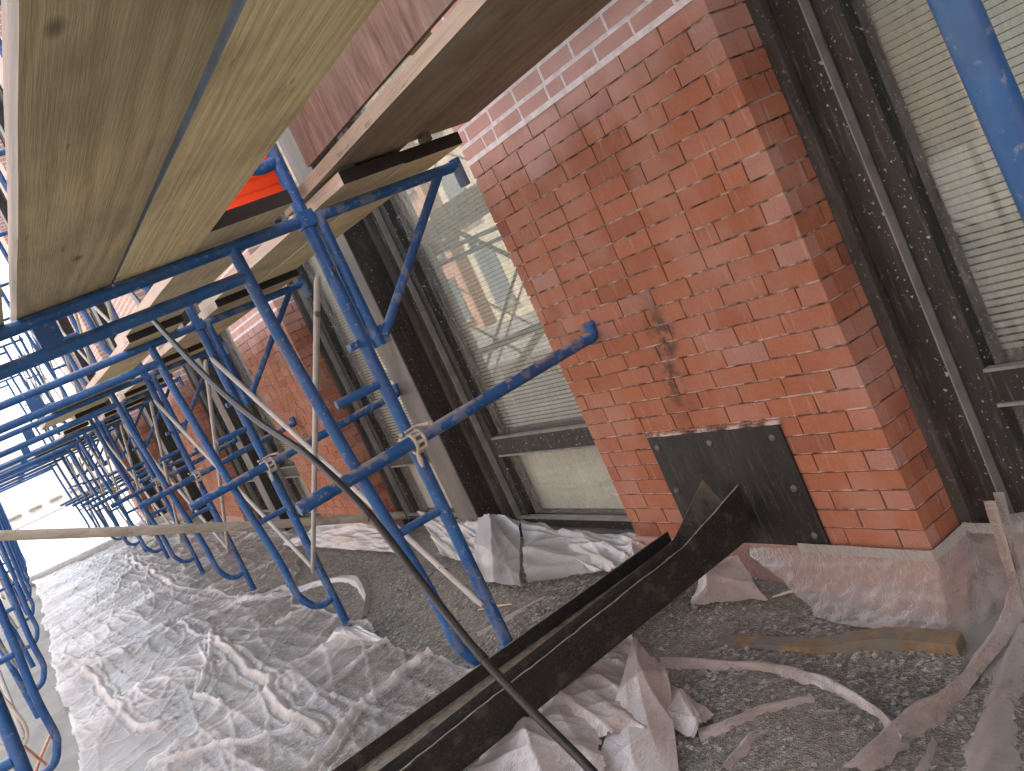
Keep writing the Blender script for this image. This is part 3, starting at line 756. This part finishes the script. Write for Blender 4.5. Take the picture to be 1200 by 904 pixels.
# half buried timber near the pier
b = MB(); n = 16; rs = random.Random(9); vs = []
P0, P1 = onZ(1126, 755, -1.455), onZ(850, 765, -1.455)
axx = (P1 - P0).normalized(); sdx = Vector((0, 0, 1)).cross(axx).normalized()
for i in range(n + 1):
    c = lerp(P0, P1, i / n); c.z = gz(c.x, c.y) + .012 - .03 * (i / n)
    ww = .035 * (1 - .35 * i / n) + rs.uniform(-.002, .002)
    for a, z in ((-1, -.8), (1, -.8), (1, .75), (-1, .8)): vs.append(c + sdx * a * ww + Vector((0, 0, z * .034 + rs.uniform(-.002, .002))))
fs = [(i * 4 + j, i * 4 + (j + 1) % 4, (i + 1) * 4 + (j + 1) % 4, (i + 1) * 4 + j) for i in range(n) for j in range(4)] + [(3, 2, 1, 0), tuple(n * 4 + q for q in range(4))]
b.add(vs, fs); kk = NT('muddy old timber'); kk.bump(kk.noise(60, 5), .6, .006); M['oldwood'] = kk.base(kk.mix(kk.ramp(kk.noise(9, 6), [(.42, 0.), (.58, 1.)]), kk.ramp(kk.noise(26, 6), [(.3, (.13, .09, .045)), (.7, (.27, .19, .10))]), (.15, .145, .12)), .9)
tag(b.build('timber_offcut', M['oldwood']), 'muddy timber offcut half buried in gravel before the brick pier', 'timber')

# ------------------------------------------------------------------ plastic sheeting
def crease(x, y, seed, f=3., lines=False):
    rs = random.Random(seed); s = 0; ln = 0
    wx = x + .22 * (fbm(x * 1.3, y * 1.3, seed, 2) - .5); wy = y + .22 * (fbm(x * 1.3 + 9, y * 1.3, seed + 1, 2) - .5)
    for i in range(7):
        a = rs.uniform(0, math.pi); q = f * rs.uniform(.5, 2.2)
        t = (wx * math.cos(a) + wy * math.sin(a)) * q + rs.random()
        tri = np.abs((t % 1) - .5) * 2
        amp = vnoise(x * 1.6 + i * 7, y * 1.6, seed + 40 + i)
        s = s + (tri ** 3) * amp / q * 1.2
        ln = np.maximum(ln, np.clip(1 - (1 - tri) / (.030 * q), 0, 1) * np.clip(amp * 3. - 1.25, 0, 1))
    return (s / 2.2, ln) if lines else s / 2.2
def polydist(X, Y, pts):
    D = np.full(X.shape, 9.)
    for (a, b_) in zip(pts[:-1], pts[1:]):
        ax_, ay = a; bx, by = b_; dx, dy = bx - ax_, by - ay; L = dx * dx + dy * dy + 1e-9
        t = np.clip(((X - ax_) * dx + (Y - ay) * dy) / L, 0, 1)
        D = np.minimum(D, np.hypot(X - ax_ - t * dx, Y - ay - t * dy))
    return D
def gp(l): return [tuple(onZ(px, py, G0)[:2]) for px, py in l]
# creases surveyed on the floor: (points, half width, height)
FOLDS = [
 (gp([(565, 742), (480, 790), (420, 845), (375, 904), (330, 960)]), .05, .06),
 (gp([(555, 700), (480, 735), (400, 800), (350, 850)]), .025, .03),
 (gp([(500, 715), (440, 765), (370, 835)]), .02, .022),
 (gp([(258, 765), (300, 800), (340, 845), (375, 870)]), .045, .07),
 (gp([(255, 740), (240, 800), (228, 825), (262, 838)]), .035, .06),
 (gp([(262, 838), (230, 870), (180, 900)]), .025, .03),
 (gp([(210, 735), (262, 765)]), .03, .05),
 (gp([(100, 790), (130, 830), (165, 858), (190, 862)]), .05, .06),
 (gp([(60, 780), (110, 780), (150, 772)]), .05, .05),
 (gp([(300, 700), (200, 745), (110, 775)]), .05, .035),
 (gp([(345, 700), (280, 712), (230, 735)]), .06, .045),
 (gp([(160, 770), (190, 745), (200, 735)]), .03, .04),
 (gp([(150, 655), (205, 690), (120, 745)]), .06, .04),
 (gp([(185, 650), (130, 690), (70, 740)]), .05, .03),
 (gp([(260, 690), (170, 730), (90, 765)]), .04, .03),
 (gp([(190, 904), (290, 875), (345, 865)]), .05, .045),
 (gp([(430, 680), (360, 720), (325, 740)]), .04, .05),
 (gp([(415, 750), (350, 790), (320, 815)]), .035, .035),
]
xs = np.arange(-.42, 2.05, .011)
ys = np.concatenate([np.arange(1.95, 6.0, .011), 6.0 + np.cumsum(np.linspace(.012, .08, 330))])
X, Y = np.meshgrid(xs, ys)
fo = np.zeros_like(X); Zf = np.zeros_like(X); foF = np.zeros_like(X)
wob = .12 * (fbm(X * 3, Y * 3, 77, 2) - .5)
for pts_, hw, hh_ in FOLDS:
    D = np.abs(polydist(X + wob, Y + wob, pts_)); hv = hw * (.45 + .9 * fbm(X * 2.6, Y * 2.6, 45, 2))
    t = np.clip(1 - D / hv, 0, 1); t2 = np.clip(1 - np.abs(D - hv * 1.5) / (hv * .55), 0, 1)
    Zf += hh_ * (.75 * t + .28 * t2) * (.4 + .7 * vnoise(X * 2.5, Y * 2.5, 3))
    foF = np.maximum(foF, np.clip(t * 1.8, 0, 1) * (.55 + .45 * vnoise(X * 4, Y * 4, 23)) + .30 * t2)
cr, l1 = crease(X, Y * .8, 5, 1.5, True); cr2, l2 = crease(X, Y * .7, 15, 3.6, True)
# long drag creases running along the walkway
lt = np.abs(((X * 7.5 + Y * .55 + .8 * fbm(X * .8, Y * .6, 55, 2)) % 1) - .5) * 2
Zs = ground_z(X, Y) + .012 + .058 * cr + .024 * cr2 + .012 * l1 + .007 * l2 + .014 * lt ** 3 * vnoise(X * 2, Y * 2, 8) + Zf
fo = np.clip(.75 * l1 + .45 * l2 + .25 * np.clip(cr * 2.6 - .35, 0, 1) + .5 * np.clip(lt - .8, 0, 1) * 4 * vnoise(X * 2, Y * 1.2, 4) + .32 * np.clip(fbm(X * 2.2, Y * 1.3, 61) * 3.2 - 1.5, 0, 1) + .40 * np.clip(.55 - X, 0, 1) + .25 * np.clip((Y - 8) / 6, 0, 1), 0, 1)
cover = np.clip(fbm(X * 1.5 + 3, Y * 1.1, 131, 3) * 3.0 - .95 + .5 * np.clip(.35 - X, 0, 1) + .3 * np.clip(Y - 7, 0, 1), 0, 1)
fo = fo * (.30 + .75 * cover); fo = np.maximum(fo, foF)
right = 1.12 + .28 * (fbm(Y * 1.4, X * 0, 91, 3) - .3) + .9 * np.clip((Y - 6.3) / 2.5, 0, 1)
near = np.where(X < .8, 2.6, 3.0) + .3 * (fbm(X * 3, Y * 0, 92, 2) - .5)
left = -.30 + .14 * (fbm(Y * 1.7, X * 0, 93, 3) - .5)
mask = (X < right) & (X > left)
# keep the trough corridor clear on the wall side
mask &= ~((X > .95) & (Y < 3.05))
dedge = np.minimum(right - X, X - left); fo = np.clip(fo + .8 * np.clip(1 - dedge / .035, 0, 1), 0, 1)
Zs = np.where(dedge < .05, Zs, Zs)
# sheet lies over the legs' feet but not through the trough: press it down under the steel
tl = polydist(X, Y, [(U.x, U.y), (Lw.x, Lw.y)]); Zs = np.where(tl < .10, np.minimum(Zs, G0 + .02), Zs)
tl = polydist(X, Y, [(A.x, A.y), (B.x, B.y)]); Zs = np.where(tl < .07, np.minimum(Zs, G0 + .03), Zs)
tag(grid_mesh('plastic_sheet', X, Y, Zs, M['sheet'], mask, fo), 'large wrinkled clear plastic sheet spread along the walkway floor', 'plastic sheet')

def patch(name, corners, mat, label, cat='plastic sheet', bulge=.05, amp=.03, seed=1, n=70, freq=3., group=None, fol=.6, ragged=.12, foldgain=1.):
    """a sheet piece between four corners (a,b,c,d): rows run a->b at the top and d->c at the bottom"""
    a, b_, c, d_ = [np.array(q, float) for q in corners]
    U_, V_ = np.meshgrid(np.linspace(0, 1, n), np.linspace(0, 1, n))
    P = ((1 - V_) * (1 - U_))[..., None] * a + ((1 - V_) * U_)[..., None] * b_ + (V_ * U_)[..., None] * c + (V_ * (1 - U_))[..., None] * d_
    nrm = np.cross(b_ - a, d_ - a); nrm = nrm / np.linalg.norm(nrm)
    if nrm[2] < -.2 or (abs(nrm[2]) <= .2 and nrm[0] > 0): nrm = -nrm
    LU = np.linalg.norm(b_ - a); LV = np.linalg.norm(d_ - a)
    cr = crease(U_ * LU * 2.2 + seed, V_ * LV * 2.2, seed, freq) + .10 * crease(U_ * LU * 2, V_ * LV * 2 + seed, seed + 5, freq * 2.5)
    P = P + nrm * (amp * 6 * cr + bulge * np.sin(np.pi * U_) * np.sin(np.pi * V_))[..., None]
    P = P + (amp * .5 * (fbm(U_ * 3 + seed, V_ * 3, seed, 2) - .5))[..., None] * np.array([1, 1, .3])
    e = np.minimum(np.minimum(U_, 1 - U_), np.minimum(V_, 1 - V_)) - ragged * (fbm(U_ * 5 + seed * 3, V_ * 5, seed + 3) - .35)
    gzv = ground_z(P[..., 0], P[..., 1]) + .006
    P[..., 2] = np.maximum(P[..., 2], gzv)
    fold = np.clip(fol * foldgain + .9 * np.clip(cr * 4 - .35, 0, 1), 0, 1)
    return tag(grid_mesh(name, P[..., 0], P[..., 1], P[..., 2], mat, e > 0 if ragged > 0 else None, fold), label, cat, group)
def ribbon(pts, wid, mat, label, group=None, hgt=.02, seed=1, twist=0., cat='plastic strip'):
    C = arc([Vector(p) for p in pts], 14); n = len(C); k_ = 11; rs = random.Random(seed)
    X_ = np.zeros((n, k_)); Y_ = X_.copy(); Z_ = X_.copy(); F = X_.copy()
    ws = wid if isinstance(wid, (list, tuple)) else [wid] * len(pts)
    for i, c in enumerate(C):
        t = (C[min(i + 1, n - 1)] - C[max(i - 1, 0)]).normalized(); sd_ = Vector((0, 0, 1)).cross(t); sd_.z = 0
        sd_ = sd_.normalized(); w_ = float(np.interp(i / (n - 1) * (len(ws) - 1), range(len(ws)), ws))
        tw = twist * math.sin(i * .11 + seed)
        for j in range(k_):
            u = j / (k_ - 1) * 2 - 1
            q = c + sd_ * (u * w_ / 2 * (1 + .16 * math.sin(i * .17 + seed) + .10 * math.sin(i * .63 + j) + rs.uniform(-.07, .07)))
            hz = hgt * (1 - abs(u) ** 1.6) + hgt * .35 * abs(math.sin(u * 4 + seed + .05 * i)) + .10 * hgt * math.sin(i * .33 + u * 3)
            q = q + Vector((0, 0, hz + tw * u * w_ / 2))
            g_ = gz(q.x, q.y) + .004
            bury = .022 * float(vnoise(np.array(q.x * 14.), np.array(q.y * 14.), seed)) * abs(u) + .010
            X_[i, j], Y_[i, j], Z_[i, j] = q.x, q.y, max(q.z, g_) + .006 - bury + .006 * float(vnoise(np.array(q.x * 40.), np.array(q.y * 40.), seed + 1)); F[i, j] = .55 + .45 * abs(math.sin(u * 4 + i * .3))
    return tag(grid_mesh('plastic_strip', X_, Y_, Z_, mat, None, F), label, cat, group)
def gr(px, py, dz=.0):
    p = onZ(px, py, G0)
    for _ in range(6): p = onZ(px, py, gz(p.x, p.y) + dz)
    return p
# strips across the gravel
GS = 'plastic strips lying on the gravel'
ribbon([gr(*q) for q in [(778, 778), (850, 781), (920, 788), (980, 808), (1030, 838), (1062, 872)]], [.05, .055, .05, .045, .035, .03], M['fold'], 'long curved pink-grey plastic strip on the gravel before the timber', GS, .022, 2)
ribbon([gr(*q) for q in [(820, 862), (860, 848), (900, 832), (955, 822)]], [.07, .05, .03, .02], M['fold'], 'short tan plastic strip beside the pink plastic flap', GS, .016, 3)
ribbon([gr(1195, 690, .06), gr(1180, 735, .02), gr(1150, 780), gr(1110, 825), gr(1075, 850), gr(1040, 875), gr(1000, 915)], [.045, .05, .06, .075, .09, .11, .12], M['fold'], 'twisted grey plastic strip running to the lower right corner', GS, .032, 5, .5)
ribbon([gr(1200, 740), gr(1180, 800), gr(1165, 850), gr(1150, 930)], [.09, .10, .11, .12], M['wrap'], 'broad grey plastic strip at the right edge of the gravel', GS, .02, 8)
ribbon([gr(850, 905), gr(868, 880), gr(885, 862)], [.05, .045, .02], M['fold'], 'small brownish plastic strip at the bottom edge', GS, .014, 11)
ribbon([gr(1060, 935), gr(1085, 895), gr(1095, 870)], [.03, .03, .02], M['fold'], 'narrow plastic strip below the twisted grey strip', GS, .014, 13)
ribbon([gr(428, 726), gr(430, 700), gr(415, 680), gr(380, 684), gr(330, 698), gr(280, 706)], [.035, .05, .09, .10, .08, .05], M['white'], 'bent pale plastic fold round the foot of the second frame', GS, .028, 17)
ribbon([gr(640, 700, .0), gr(600, 722), gr(560, 745)], [.02, .03, .03], M['fold'], 'thin plastic crease on the gravel behind the near frame leg', GS, .010, 19)
# crumpled heaps
GH = 'crumpled pieces of plastic film'
def heap(l, **kw): return [gr(px, py, dz) for px, py, dz in l]
patch('plastic_flap', [gr(745, 752, .10), gr(785, 795, .03), gr(800, 925), gr(690, 925)], M['fold'], 'pinkish plastic flap folded up right of the hose', group=GH, bulge=.03, amp=.010, seed=4, freq=1.6, fol=.9, ragged=.06)
patch('plastic_flap', [gr(783, 800, .02), gr(840, 842, .01), gr(815, 872, .01), gr(775, 850, .02)], M['fold'], 'small plastic flap right of the pinkish one', group=GH, bulge=.02, amp=.008, seed=24, freq=1.6, fol=.9, ragged=.05)
patch('crumpled_film', [gr(640, 790, .03), gr(745, 775, .05), gr(770, 860, .03), gr(620, 880, .03)], M['fold'], 'crumpled whitish film below the trough with radiating folds', group=GH, bulge=.05, amp=.016, seed=6, freq=3.2, fol=.45)
patch('crumpled_film', [gr(600, 845, .02), gr(700, 825, .05), gr(720, 930, .02), gr(530, 930, .03)], M['white'], 'crumpled pale film at the bottom edge by the hose', group=GH, bulge=.05, amp=.016, seed=9, freq=2.6, fol=.5)
patch('crumpled_film', [gr(650, 760, .02), gr(745, 740, .03), gr(760, 790, .02), gr(660, 815, .02)], M['fold'], 'grey film crumpled in the gravel just below the trough', group=GH, bulge=.03, amp=.012, seed=31, freq=3.2, fol=.25)
patch('crumpled_film', [onX(826, 668, 1.93), onX(868, 652, 1.96), gr(905, 706, .01), gr(812, 712, .01)], M['white'], 'white crumpled film bunched under the steel trough at the plate', group=GH, bulge=.06, amp=.012, seed=12, freq=2.2, fol=.95, ragged=.07)
patch('crumpled_film', [onX(612, 612, 2.16), onX(640, 618, 2.16), gr(715, 668, .02), gr(618, 690, .02)], M['drape'], 'white film gathered at the foot of the dark column', group=GH, bulge=.025, amp=.008, seed=14, freq=1.1, fol=.42, ragged=.05)
patch('crumpled_film', [onX(560, 606, 2.06), onX(612, 612, 2.10), gr(612, 690, .02), gr(555, 690, .02)], M['drape'], 'clear film wrapped round the steel column foot', group=GH, bulge=.025, amp=.008, seed=15, freq=1.1, fol=.42, ragged=.05)
patch('crumpled_film', [onX(490, 600, 2.2), onX(565, 612, 2.06), gr(590, 668, .01), gr(520, 655, .01)], M['drape'], 'pale film between the near leg and the steel column', group=GH, bulge=.025, amp=.008, seed=16, freq=1.1, fol=.42, ragged=.1)
patch('crumpled_film', [onX(640, 622, 2.15), onX(780, 632, 2.12), gr(760, 672, .02), gr(690, 672, .02)], M['drape'], 'brownish film under the window left of the big pier', group=GH, bulge=.025, amp=.008, seed=18, freq=1.1, fol=.42, ragged=.1)
patch('crumpled_film', [onX(385, 610, 2.05), onX(480, 622, 2.05), gr(470, 650, .02), gr(330, 640, .02)], M['drape'], 'pale film along the foot of the second brick pier', group=GH, bulge=.025, amp=.008, seed=19, freq=1.1, fol=.42, ragged=.08)
patch('crumpled_film', [gr(395, 735, .07), gr(425, 735, .07), gr(460, 755, .0), gr(375, 765, .0)], M['white'], 'clear film tufted round the second frame leg foot', group=GH, bulge=.05, amp=.012, seed=22, freq=3, fol=.7, ragged=.08)
# wrap over the pier base: front, round the corner and along the return
def wrap_base():
    yy = np.concatenate([np.linspace(2.62, 1.835, 80), np.full(26, 1.835), np.linspace(1.835, 1.30, 50)])
    xx = np.concatenate([np.full(80, 2.048), np.linspace(2.048, 2.215, 26), np.full(50, 2.215)])
    nx_ = np.concatenate([np.full(80, -1.), np.linspace(-1, -.2, 26) * 1., np.full(50, -1.)]); ny_ = np.concatenate([np.zeros(80), np.linspace(-.3, -1, 26), np.full(50, -.1)])
    v = np.linspace(0, 1, 44)
    XX, V_ = np.meshgrid(xx, v); YY, _ = np.meshgrid(yy, v); NX, _ = np.meshgrid(nx_, v); NY, _ = np.meshgrid(ny_, v)
    S_ = np.meshgrid(np.arange(len(yy)) * .01, v)[0]
    top = -1.262 - .02 * fbm(S_ * 3, V_ * 0, 5)
    out = .004 + V_ ** 1.6 * (.10 + .05 * fbm(S_ * 4, V_, 6)) + .022 * crease(S_ * 3, V_ * 1.2, 7, 3.) * 3 * V_
    PX = XX + NX * out; PY = YY + NY * out
    PZ = top + (ground_z(PX, PY) + .003 - top) * V_
    e = .25 * np.clip((S_ - .02) / .6, 0, 1) + .75      # the left end is pulled up into a point
    Vlim = np.clip(.25 + S_ / .45, 0, 1.2)
    tag(grid_mesh('plastic_wrap', PX, PY, PZ, M['wrap'], V_ <= Vlim, np.clip(.25 + 2.2 * crease(S_ * 3, V_ * 1.2, 7, 3.), 0, 1)), 'milky plastic wrap draped over the base of the big brick pier', 'plastic wrap')
    v = np.linspace(0, 1, 4); sel = slice(26, None)
    XX, V_ = np.meshgrid(xx[sel], v); YY, _ = np.meshgrid(yy[sel], v); NX, _ = np.meshgrid(nx_[sel], v); NY, _ = np.meshgrid(ny_[sel], v); S_ = np.meshgrid(np.arange(len(yy))[sel] * .01, v)[0]
    tag(grid_mesh('masking_tape', XX + NX * .009, YY + NY * .009, -1.238 - .035 * V_ - .012 * fbm(S_ * 5, V_ * 0, 3), M['tape'], None, np.full_like(XX, .6)), 'pale green tape holding the plastic along the bottom of the brick', 'tape')
wrap_base()
patch('plastic_shard', [onX(1152, 588, 2.10), onX(1166, 588, 2.10), gr(1200, 705, .0), gr(1188, 705, .0)], M['fold'], 'stiff folded plastic strip leaning upright under the right window', group='upright folded strips below the right window', bulge=.01, amp=.003, seed=41, fol=.9, ragged=0, n=30)
patch('plastic_shard', [onX(1163, 578, 2.12), onX(1176, 578, 2.12), gr(1206, 690, .0), gr(1197, 690, .0)], M['wrap'], 'thinner upright plastic strip behind the stiff folded one', group='upright folded strips below the right window', bulge=.01, amp=.003, seed=42, fol=.9, ragged=0, n=30)
patch('crumpled_film', [onX(1185, 600, 2.2), onX(1260, 590, 2.2), gr(1290, 760, .0), gr(1196, 700, .0)], M['wrap'], 'grey film hanging below the window at the right edge', group=GH, bulge=.03, amp=.012, seed=43, fol=.5, ragged=.0)

# broken brick bits and splinters near the wall
rs = random.Random(21)
for i, (px, py) in enumerate([(596, 690), (612, 684), (590, 676), (560, 668), (655, 705), (700, 712), (905, 712)]):
    p = gr(px, py); b = MB(); s_ = rs.uniform(.010, .022)
    b.add([Vector((v.x * s_ * rs.uniform(.8, 1.3), v.y * s_ * rs.uniform(.6, 1.1), v.z * s_ * .7)) for v in ICO_V], ICO_F)
    o = b.build('brick_fragment', M['mud']); o.location = p + Vector((0, 0, s_ * .35)); o.rotation_euler = (0, 0, rs.uniform(0, 3))
    tag(o, ['masonry fragment at the film round the column foot, rightmost of three', 'masonry fragment at the film round the column foot, middle of three', 'masonry fragment at the film round the column foot, leftmost of three',
            'masonry fragment on the gravel right behind the near frame leg', 'masonry fragment on the gravel just before the long angle bar', 'masonry fragment on the gravel under the trough', 'masonry fragment beside the bunched film at the black plate'][i], 'rubble', 'broken masonry fragments on the gravel')
for i, (a_, c_) in enumerate([((690, 742), (735, 728)), ((905, 700), (945, 690)), ((560, 715), (600, 708))]):
    p, q = gr(*a_, .006), gr(*c_, .010); b = MB(); b.tube([p, lerp(p, q, .5) + Vector((0, 0, .004)), q], [.003, .006, .003], 6)
    tag(b.build('wood_splinter', M['edgelight']), ['wood splinter on the gravel just below the trough', 'wood splinter beside the bunched film at the black plate', 'wood splinter behind the near frame leg'][i], 'splinter', 'wood splinters on the gravel')

# ------------------------------------------------------------------ street side: ropes and cables on the frames
def cable(name, pts, r_, mat, label, cat): b = MB(); b.tube(arc(pts, 8), r_, 8); return tag(b.build(name, mat), label, cat)
cable('orange_rope', [(-.95, 4.0, -1.40), (-.75, 4.8, -1.38), (-.60, 5.6, -1.40), (-.5, 6.4, -1.42), (-.42, 7.0, -1.44)], .010, M['rope'], 'orange rope lying on the ground outside the street side legs', 'rope')
cable('orange_rope', [(-.56, 5.0, -.5), (-.53, 5.3, -.75), (-.50, 5.6, -1.1), (-.46, 5.9, -1.38)], .008, M['rope'], 'thin orange rope hanging beside the street side leg', 'rope')
cable('tie_cable', [(-.47, 5.12, -.55), (-.43, 5.1, -.75), (-.40, 5.1, -.98), (-.47, 5.12, -1.05), (-.56, 5.15, -.95), (-.60, 5.2, -.8)], .009, M['cream'], 'cream cable looped round the nearest street side leg', 'cable')
b = MB(); b.bevbox((-.535, 5.12, -.62), (-.445, 5.24, -.50), .01); b.bevbox((-.52, 5.11, -.83), (-.455, 5.20, -.78), .01); tag(b.build('tie_wrap', M['rubber']), 'black tape wound round the nearest street side leg', 'tape')

# ------------------------------------------------------------------ across the street
def far_building(x0, x1, y0, y1, h, wall, label, nwin, floors, face, winm, vertical=False):
    root = empty('far_building', ((x0 + x1) / 2, (y0 + y1) / 2, -1.62), label, 'building')
    cx, cy = (x0 + x1) / 2, (y0 + y1) / 2
    b = MB(); b.bevbox((x0 - cx, y0 - cy, 0), (x1 - cx, y1 - cy, h), .05); b.build('wall', wall, root)
    b = MB(); b.bevbox((x0 - cx - .25, y0 - cy - .25, h), (x1 - cx + .25, y1 - cy + .25, h + .5), .05); b.build('cornice', M['concrete'], root)
    fh = h / floors
    for fl in range(floors):
        for i in range(nwin):
            if face == 'x':
                s_ = (y1 - y0) / nwin; yc = y0 - cy + s_ * (i + .5)
                lo, hi = (x1 - cx + .002, yc - s_ * .27, fl * fh + fh * .22), (x1 - cx + .06, yc + s_ * .27, fl * fh + fh * .85)
                sl = (x1 - cx + .002, yc - s_ * .31, fl * fh + fh * .17), (x1 - cx + .2, yc + s_ * .31, fl * fh + fh * .21)
            else:
                s_ = (x1 - x0) / nwin; xc = x0 - cx + s_ * (i + .5)
                lo, hi = (xc - s_ * .27, y0 - cy - .06, fl * fh + fh * .22), (xc + s_ * .27, y0 - cy - .002, fl * fh + fh * .85)
                sl = (xc - s_ * .31, y0 - cy - .2, fl * fh + fh * .17), (xc + s_ * .31, y0 - cy - .002, fl * fh + fh * .21)
            b = MB(); b.box(lo, hi); wn = b.build('window', winm, root)
            b = MB(); b.box(*sl); b.build('sill', M['concrete'], wn)
    return root
M['pinkbrick'] = plain('pale pink brick', (.42, .22, .15), .9, 0, .15, 4)
M['beige'] = plain('beige stone', (.50, .42, .32), .9, 0, .12, 2)
M['darkglass'] = plain('far window glass', (.10, .13, .15), .12, 0, .2, 1, 0)
far_building(-12, 8, -34, -24, 14, M['pinkbrick'], 'unseen pink brick building added behind the photographer to block light', 8, 4, 'x', M['darkglass'])  # out of view, added to cut the light from behind the camera
far_building(-26, -15, -6, 12, 14, M['pinkbrick'], 'pale pink brick building across the street beside the photographer', 6, 4, 'x', M['darkglass'])
far_building(-26, -14.5, 14, 34, 11, M['beige'], 'beige stone building further along across the street', 7, 3, 'x', M['darkglass'])
far_building(-26, -15.5, 37, 60, 16, M['pinkbrick'], 'tall pink brick building far along across the street', 7, 5, 'x', M['darkglass'])
M['paleglass'] = plain('glare paled far windows', (.74, .64, .52), .5, 0, .1, 1, 0)  # windows at the far end, street glare put into their colour
M['palestone'] = plain('glare whitened stone', (.88, .82, .72), .9, 0, .08, 2)  # walls in shade, whitened so the colour carries the glare
far_building(-4, 9, 75, 84, 4.2, M['palestone'], 'beige building with tall windows paled by glare closing the far end of the street', 9, 1, 'y', M['paleglass'])
